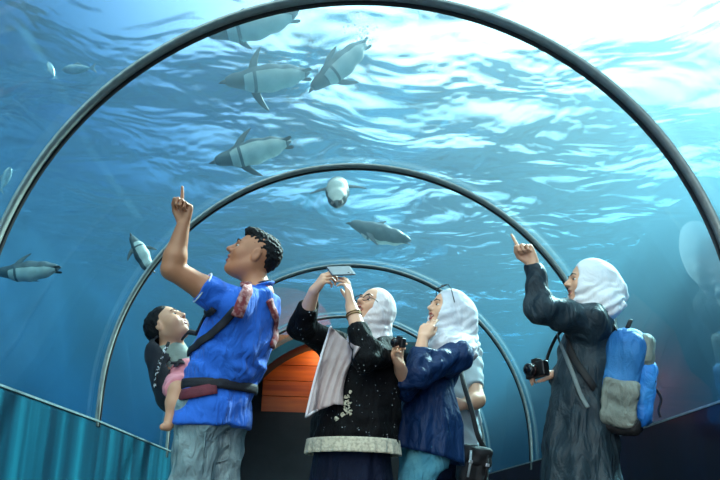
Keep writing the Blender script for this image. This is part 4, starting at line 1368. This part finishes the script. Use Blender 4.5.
# backpack
m_bp_blue = pmat('blue backpack nylon', (34, 96, 158), 0.6, col2=(52, 118, 176), scale=7, bump=.25, bscale=160, spec=.3, fold=.5)
m_bp_grey = pmat('grey green backpack nylon', (104, 112, 106), 0.7, col2=(134, 140, 132), scale=6, bump=.25, bscale=160, spec=.3, fold=.6)
m_bp_bright = pmat('bright blue pocket nylon', (30, 108, 196), 0.5, col2=(56, 136, 206), scale=8, bump=.25, bscale=160, spec=.3, fold=.5)
m_bp_black = pmat('black backpack base', (14, 14, 17), 0.7, col2=(24, 24, 28), scale=9, bump=.25, bscale=160)
bpk = bpy.data.objects.new('backpack', None); COL.objects.link(bpk)
tag(bpk, 'blue and grey backpack worn over the slate coat', 'backpack')
B3 = -F3
pcn = at(626, 378, 4.0)
Rk = frame((B3[0], B3[1]), -10, -8)          # columns: outward from her back, left, up
Tk = lambda x, y, z: pcn+Rk@A(x, y, z)
v = Vol(pcn-A(.36, .36, .36), pcn+A(.36, .36, .36), .008)
v.bx(Tk(-.01, 0, 0), (.085, .135, .225), Rk, .075, 0)
v.ripple(waves3(71, 10, .12, .006))
main = link('main_pouch', v.mesh('main_pouch'), m_bp_blue, bpk)
def blob(nm, c, h, rad, m, seed, P=bpk, amp=.005):
    v = Vol(Tk(*c)-max(h)*1.6, Tk(*c)+max(h)*1.6, .007); v.bx(Tk(*c), h, Rk, rad, 0); v.ripple(waves3(seed, 10, .08, amp)); return link(nm, v.mesh(nm), m, P)
fp = blob('front_pocket', (.085, .0, -.055), (.045, .105, .150), .042, m_bp_bright, 72)
blob('upper_pocket', (.072, .0, .13), (.035, .10, .075), .034, m_bp_grey, 73)
blob('side_pocket', (-.012, .138, -.115), (.080, .026, .105), .024, m_bp_grey, 74)
blob('side_pocket', (-.012, -.138, -.115), (.080, .026, .105), .024, m_bp_grey, 75)
blob('base', (0, 0, -.205), (.09, .14, .045), .04, m_bp_black, 76)
tube('handle', spline([Tk(-.02, .03, .225), Tk(-.01, .02, .262), Tk(-.01, -.02, .262), Tk(-.02, -.03, .225)], 14), .01, m_bp_black, bpk, 8, prof=(.02, .008))
tube('piping', spline([Tk(.052, .118, -.10), Tk(.062, .128, 0), Tk(.052, .122, .13), Tk(.03, .098, .205)], 20), .0055, m_bp_grey, bpk, 10, prof=(.045, .012), up=unit(Rk@A(.5, .86, 0)))
tube('zip', spline([Tk(.13, .085, -.16), Tk(.128, .09, 0), Tk(.12, .05, .075), Tk(.12, -.05, .075), Tk(.128, -.09, 0)], 28), .004, m_bp_black, fp, 6)
for (y0, z0) in ((.10, -.02), (.10, .07)):
    st_ = tube('compression_strap', [Tk(.0, .148, z0), Tk(.06, .132, z0), Tk(.10, .105, z0-.01), Tk(.132, .07, z0-.03)], .01, m_bp_black, bpk, 8, prof=(.018, .005), up=unit(Rk@A(.5, .8, 0)))
    rbox('buckle', Tk(.085, .122, z0), (.014, .006, .012), Rk, m_bp_black, st_, .003)
tube('strap_end', spline([Tk(.135, -.05, -.03), Tk(.16, -.055, -.07), Tk(.155, -.05, -.12), Tk(.165, -.05, -.15)], 16), .01, m_bp_black, bpk, 8, prof=(.02, .005))
tc_ = bvh(coat)
for sgn, sh in ((1, s3L), (-1, s3R)):
    P_ = [Tk(-.06, sgn*.07, .19)] + [snap(tc_, p, .008) for p in (sh+B3*.05+A(0, 0, .06)-L3*sgn*.055, sh+F3*.03+A(0, 0, .07)-L3*sgn*.055, sh+F3*.10-A(0, 0, .03)-L3*sgn*.03, sh+F3*.08-A(0, 0, .16)-L3*sgn*.0, sh+F3*.0-A(0, 0, .30)+L3*sgn*.03)] + [Tk(-.07, sgn*.12, -.17)]
    pts = spline(P_, 30)
    ups = [np.array(tc_.find_nearest(Vector(q))[1]) for q in pts]
    tube('shoulder_strap', pts, .01, m_bp_black, bpk, 8, prof=(.034, .010), up=ups)

camera_thing(at(537, 370, 4.10), frame((-.80, -.6), 0, -6), 1.0, 'black camera held low in front of the slate coat',
             [at(546, 362, 4.10), at(550, 350, 4.08), at(557, 336, 4.04), at(566, 326, 4.0)])
m_cord = pmat('grey camera strap', (92, 104, 106), 0.6)
cs = [onto(tc_, *p, .007, 4.0) for p in ((557, 334), (562, 345), (567, 358), (572, 371), (577, 385), (582, 398), (588, 408))]
o = tube('sling_strap', spline(cs, 28), .01, m_cord, None, 8, prof=(.020, .005), up=[np.array(tc_.find_nearest(Vector(q))[1]) for q in spline(cs, 28)])
tag(o, 'thin grey sling strap running diagonally down the slate coat', 'strap')

# ---------------------------------------------------------------- visitor half hidden behind the woman in navy
m_pale = pmat('pale grey shirt cloth', (168, 180, 184), 0.8, col2=(190, 200, 202), scale=6, bump=.2, bscale=160)
F5 = unit(A(-.45, .9, 0)); L5 = left_of(F5)
p5 = at(452, 420, 5.15)
C5 = at(455, 317, 5.1); R5_ = frame((-.6, .8), 5, 0)
N5 = at(456, 346, 5.15)
s5L, s5R = at(434, 358, 5.1), at(468, 357, 5.15)
e5R, w5R = at(477, 400, 5.02), at(462, 405, 4.93)
v = Vol(A(.1, 4.6, 0), A(.95, 5.6, 1.6), .010)
head(v, C5, R5_, .93, neck=N5, neck_r=.052)
v.loft([sec(452, 440, 5.15, .15, .11, F5), sec(452, 400, 5.15, .14, .11, F5), sec(452, 365, 5.15, .15, .11, F5), sec(454, 353, 5.15, .12, .08, F5)], .03)
v.cone(N5-A(0, 0, .03), s5L, .05, .05, .04); v.cone(N5-A(0, 0, .03), s5R, .05, .05, .04)
arm(v, s5R, e5R, w5R, (.052, .046, .046, .03)); arm(v, s5L, at(437, 395, 5.1), at(445, 420, 5.0), (.052, .043, .044, .03))
hand(v, w5R, A(-.8, -.2, .1), A(0, 1, 0), -1, [CURVE]*4); hand(v, at(445, 420, 5.0), A(.2, .4, -.8), A(.5, .5, 0), 1, [CURVE]*4)
lg5 = stand(v, A(p5[0], p5[1], .76), F5)
w5 = link('person', v.mesh('person'), sk_w)
tag(w5, 'visitor in a pale grey shirt mostly hidden behind the woman in navy, elbow bent', 'person')
v = Vol(A(.1, 4.65, .66), A(.95, 5.6, 1.4), .009)
v.loft([sec(452, 452, 5.15, .185, .145, F5), sec(452, 400, 5.15, .17, .14, F5), sec(452, 368, 5.15, .17, .13, F5), sec(454, 352, 5.15, .13, .09, F5)], 0)
v.cone(s5R, s5R+(e5R-s5R)*.72, .070, .062, .04, cap=0.0); v.cone(s5L, s5L+(at(437, 395, 5.1)-s5L)*.6, .070, .064, .04, cap=0.0)
v.cone(N5-A(0, 0, .05), s5R, .06, .066, .05); v.cone(N5-A(0, 0, .05), s5L, .06, .066, .05)
v.ripple(waves3(81, 10, .09, .006))
link('shirt', v.mesh('shirt'), m_pale, w5)
v = Vol(C5-A(.17, .17, .17), C5+A(.17, .17, .17), .006)
v.ell(C5+R5_@A(-.018, 0, .034), A(.100, .080, .090), R5_, 0, clip=lambda x, y, z: x*.7-z*.7-.005)
link('hair', v.mesh('hair'), m_hair, w5)
face_parts(lambda *p: C5+.93*(R5_@A(*p)), R5_, .93, w5, face_mats('hidden visitor'))
trousers('trousers', lg5, A(p5[0], p5[1], .78), F5, m_navy, w5, seed=82)
shoes(lg5, F5, m_shoe, w5)
# black bag with buckled straps at the visitor's side
bag = bpy.data.objects.new('shoulder_bag', None); COL.objects.link(bag)
tag(bag, 'black bag with pale buckles hanging beside the navy peplum', 'bag')
bc = at(473, 466, 4.86); Rb = frame((.3, -1), 0, 8)
v = Vol(bc-A(.24, .24, .24), bc+A(.24, .24, .24), .008); v.bx(bc, (.05, .085, .10), Rb, .035, 0); v.ripple(waves3(83, 8, .07, .006))
link('pouch', v.mesh('pouch'), m_bp_black, bag)
v = Vol(bc-A(.24, .24, .24), bc+A(.24, .24, .24), .008); v.bx(bc+Rb@A(.02, 0, .05), (.042, .09, .055), Rb, .03, 0); v.ripple(waves3(84, 8, .07, .005))
link('flap', v.mesh('flap'), m_bp_black, bag)
for y in (-.05, .05):
    q = tube('buckle_strap', [bc+Rb@A(.062, y, .07), bc+Rb@A(.072, y, .0), bc+Rb@A(.062, y, -.07)], .01, m_pale if y < 0 else m_bp_black, bag, 8, prof=(.014, .005), up=Rb[:, 0])
    rbox('buckle', bc+Rb@A(.074, y, .01), (.004, .011, .009), Rb, m_seq, q, .002)
tube('carry_strap', spline([bc+Rb@A(0, .07, .09), at(478, 436, 4.84), at(472, 412, 4.86), at(464, 385, 4.9), at(459, 362, 4.98), at(456, 352, 5.03)], 24), .01, m_bp_black, bag, 8, prof=(.028, .006), up=A(.2, -1, 0))
# ================================================================== PENGUINS, FISH, BUBBLES
m_pback, n, l = mat('penguin plumage')
out = n.new('ShaderNodeOutputMaterial'); b = n.new('ShaderNodeBsdfPrincipled'); b.inputs['Roughness'].default_value = .5
t = n.new('ShaderNodeTexCoord'); nz = n.new('ShaderNodeTexNoise'); nz.inputs['Scale'].default_value = 26
rp = n.new('ShaderNodeValToRGB'); rp.color_ramp.elements[0].color = S((44, 54, 58)); rp.color_ramp.elements[1].color = S((84, 94, 94))
l.new(t.outputs['Object'], nz.inputs['Vector']); l.new(nz.outputs['Fac'], rp.inputs['Fac']); l.new(rp.outputs[0], b.inputs['Base Color']); l.new(b.outputs[0], out.inputs[0])
m_pbelly = pmat('white penguin belly', (178, 182, 170), .6, col2=(200, 202, 190), scale=12)
m_pbeak = pmat('dark beak horn', (40, 38, 36), .4)
m_pfoot = pmat('dark webbed foot skin', (52, 50, 48), .5)

v = Vol(A(-.38, -.14, -.15), A(.40, .14, .15), .008)
v.chain([(A(-.315, 0, .012), .010), (A(-.25, 0, .008), .040), (A(-.16, 0, .0), .078), (A(-.02, 0, -.006), .098), (A(.10, 0, -.004), .088), (A(.185, 0, .008), .056), (A(.235, 0, .016), .046), (A(.27, 0, .016), .040)], .03)
pm = v.mesh('penguin')
pm.materials.append(m_pback); pm.materials.append(m_pbelly)
for f in pm.polygons:
    c = f.center
    band = abs(math.atan2(c.y, -(c.z+.004)))          # 0 under the belly
    white = band < 1.15 and -.27 < c.x < .175
    collar = .085 < c.x < .112 and band < 1.15
    if white and not collar: f.material_index = 1


def foil(name, L, c0, c1, th, sweep, m, P):
    V = []; nu, nv = 12, 14
    for i in range(nu):
        t = i/(nu-1); ch = (c0+(c1-c0)*t)*math.sqrt(max(0.02, 1-t**5)); x0 = -sweep*t*t*L
        for j in range(nv):
            a = 2*PI*j/nv
            V.append((x0+ch*.5*math.cos(a), t*L, th*(1-.6*t)*math.sin(a)))
    F = grid_faces(nu, nv, closev=True)+[tuple(range(nv))[::-1], tuple(range((nu-1)*nv, nu*nv))]
    return link(name, mesh_np(name, V, F), m, P)


peng = link('penguin', pm, None)
parts = []
for s in (1, -1):
    fl_ = foil('flipper', .185, .070, .034, .011, .35, [m_pback], peng)
    fl_.location = (.10, s*.070, .0)
    fl_['side'] = s; parts.append(fl_)
tube('beak', [A(.295, 0, .012), A(.325, 0, .010), A(.352, 0, .002)], [.019, .013, .004], m_pbeak, peng, 10)
for s in (1, -1):
    f_ = foil('foot', .075, .022, .040, .006, 0.0, m_pfoot, peng)
    f_.location = (-.25, s*.032, -.018); f_.rotation_euler = (0, 0, math.radians(90+s*-8))


def place_penguin(o, hp, tp, belly, lift, label, yaw=(10, 10)):
    h, t = at(*hp), at(*tp)
    x = unit(h-t); z = unit(-A(*belly)-x*(-A(*belly)@x)); y = np.cross(z, x)
    s = np.linalg.norm(h-t)/.66
    c = (h+t)/2
    M = Matrix.Identity(4)
    for k in range(3):
        M[k][0], M[k][1], M[k][2], M[k][3] = x[k]*s, y[k]*s, z[k]*s, c[k]
    o.matrix_world = M
    for ch in o.children:
        if 'side' in ch.keys():
            sd = ch['side']; up = lift[0] if sd > 0 else lift[1]; yw = yaw[0] if sd > 0 else yaw[1]
            R_ = Matrix.Rotation(math.radians(up)*sd, 4, 'X') @ Matrix.Rotation(math.radians(yw)*sd, 4, 'Z')
            if sd < 0: R_ = R_ @ Matrix.Diagonal((1, -1, 1, 1))
            ch.matrix_parent_inverse = Matrix.Identity(4)
            ch.matrix_basis = Matrix.Translation((.10, sd*.070, 0)) @ R_
    tag(o, label, 'penguin', 'penguins swimming above the tunnel')


SPOTS = [
    ((222, 83, 6.5), (312, 73, 6.6), (.1, -.55, -.8), (55, -40), 'grey penguin with one flipper raised, swimming just under the front rib at upper left', (5, 5)),
    ((204, 36, 5.75), (300, 14, 5.75), (0, -.35, -.95), (-35, 20), 'penguin crossing behind the top of the front rib', (0, 0)),
    ((311, 91, 6.3), (369, 40, 6.3), (.5, -.5, -.6), (60, -55), 'penguin diving head down, its tail to the upper right', (45, 20)),
    ((212, 163, 6.6), (293, 141, 6.6), (.1, -.75, -.65), (50, -45), 'white bellied penguin gliding left above the pointing man', (25, 20)),
    ((338, 178, 6.9), (337, 206, 6.45), (0, -.8, -.6), (4, 4), 'penguin with both flippers spread, seen from below in front of the second rib', (0, 0)),
    ((348, 224, 8.4), (412, 242, 8.4), (0, .55, -.83), (-25, 30), 'dim dark penguin beneath the second rib, farthest off', (20, 20)),
    ((131, 234, 5.4), (152, 275, 5.4), (.75, -.65, 0), (-30, 30), 'small penguin rising upright beside the pointing forearm', (15, 20)),
    ((-6, 274, 4.6), (62, 268, 4.6), (0, -.5, -.85), (75, 20), 'penguin with pale flippers low at the left edge', (25, 30)),
]
for i, (hp, tp, be, li, lab, yw) in enumerate(SPOTS):
    if i == 0: o = peng
    else:
        o = peng.copy(); COL.objects.link(o)
        for ch in list(peng.children):
            c = ch.copy(); COL.objects.link(c); c.parent = o
    place_penguin(o, hp, tp, be, li, lab, yw)

m_fish = pmat('silver fish scales', (196, 200, 196), .3, .3, col2=(150, 160, 160), scale=20)
m_fin = pmat('pale fish fin', (150, 160, 158), .5)
V = []; nu, nv = 14, 12
for i in range(nu):
    t = i/(nu-1); r = .030*math.sin(PI*t**.8)**.8+.002
    for j in range(nv): V.append((.10-.18*t, .45*r*math.cos(2*PI*j/nv), r*math.sin(2*PI*j/nv)))
fm = mesh_np('fish', V, grid_faces(nu, nv, closev=True)+[tuple(range(nv))[::-1], tuple(range((nu-1)*nv, nu*nv))])
fish = link('fish', fm, m_fish)
def fin(nm, pts, P):
    V = [(x, .0018, z) for x, z in pts]+[(x, -.0018, z) for x, z in pts]; k = len(pts)
    F = [tuple(range(k)), tuple(range(k, 2*k))[::-1]]+[(i, i+k, (i+1) % k+k, (i+1) % k) for i in range(k)]
    return link(nm, mesh_np(nm, V, F), m_fin, P, smooth=False)
fin('tail_fin', [(-.07, .004), (-.115, .03), (-.10, 0), (-.115, -.03), (-.07, -.004)], fish)
fin('dorsal_fin', [(.04, .024), (.0, .044), (-.04, .018)], fish)
for i, (a_, b_, lab) in enumerate((((48, 61, 5.9), (55, 79, 5.9), 'small pale fish swimming upright at upper left'),
                                   ((61, 70, 5.9), (95, 68, 5.9), 'small pale fish swimming level, right of the upright one'),
                                   ((11, 166, 5.0), (0, 192, 5.0), 'small pale fish slanting up at the left edge'))):
    if i == 0: o = fish
    else:
        o = fish.copy(); COL.objects.link(o)
        for ch in list(fish.children):
            c = ch.copy(); COL.objects.link(c); c.parent = o
    h, t = at(*a_), at(*b_); x = unit(h-t); y = unit(np.cross(A(0, -.5, .86) if abs(x[2]) < .7 else A(-.8, -.5, 0), x)); z = np.cross(x, y); s = np.linalg.norm(h-t)/.215
    o.matrix_world = Matrix([[x[k]*s, y[k]*s, z[k]*s, (h+t)[k]/2] for k in range(3)]+[[0, 0, 0, 1]])
    tag(o, lab, 'fish', 'small fish at upper left')

m_bub, n, l = mat('air bubble')
out = n.new('ShaderNodeOutputMaterial'); mx = n.new('ShaderNodeMixShader'); fr = n.new('ShaderNodeFresnel'); fr.inputs['IOR'].default_value = 1.5
tr = n.new('ShaderNodeBsdfTransparent'); gg = n.new('ShaderNodeBsdfDiffuse'); gg.inputs['Color'].default_value = (.9, .95, 1, 1)
ma = n.new('ShaderNodeMath'); ma.operation = 'ADD'; ma.inputs[1].default_value = .25
l.new(fr.outputs[0], ma.inputs[0]); l.new(ma.outputs[0], mx.inputs[0]); l.new(tr.outputs[0], mx.inputs[1]); l.new(gg.outputs[0], mx.inputs[2]); l.new(mx.outputs[0], out.inputs[0])
bm = bmesh.new(); br = random.Random(11)
for _ in range(90):
    k = br.random()
    p = at(366-12*k+br.gauss(0, 4+8*k), 40-26*k+br.gauss(0, 3), 6.2+br.uniform(-.12, .12))
    if p[2] < TZ-.05: bmesh.ops.create_icosphere(bm, subdivisions=2, radius=br.uniform(.003, .011), matrix=Matrix.Translation(Vector(p)))
me = bpy.data.meshes.new('bubbles'); bm.to_mesh(me); bm.free()
tag(link('bubbles', me, m_bub), 'trail of air bubbles rising from the diving penguin', 'bubbles', kind='stuff')
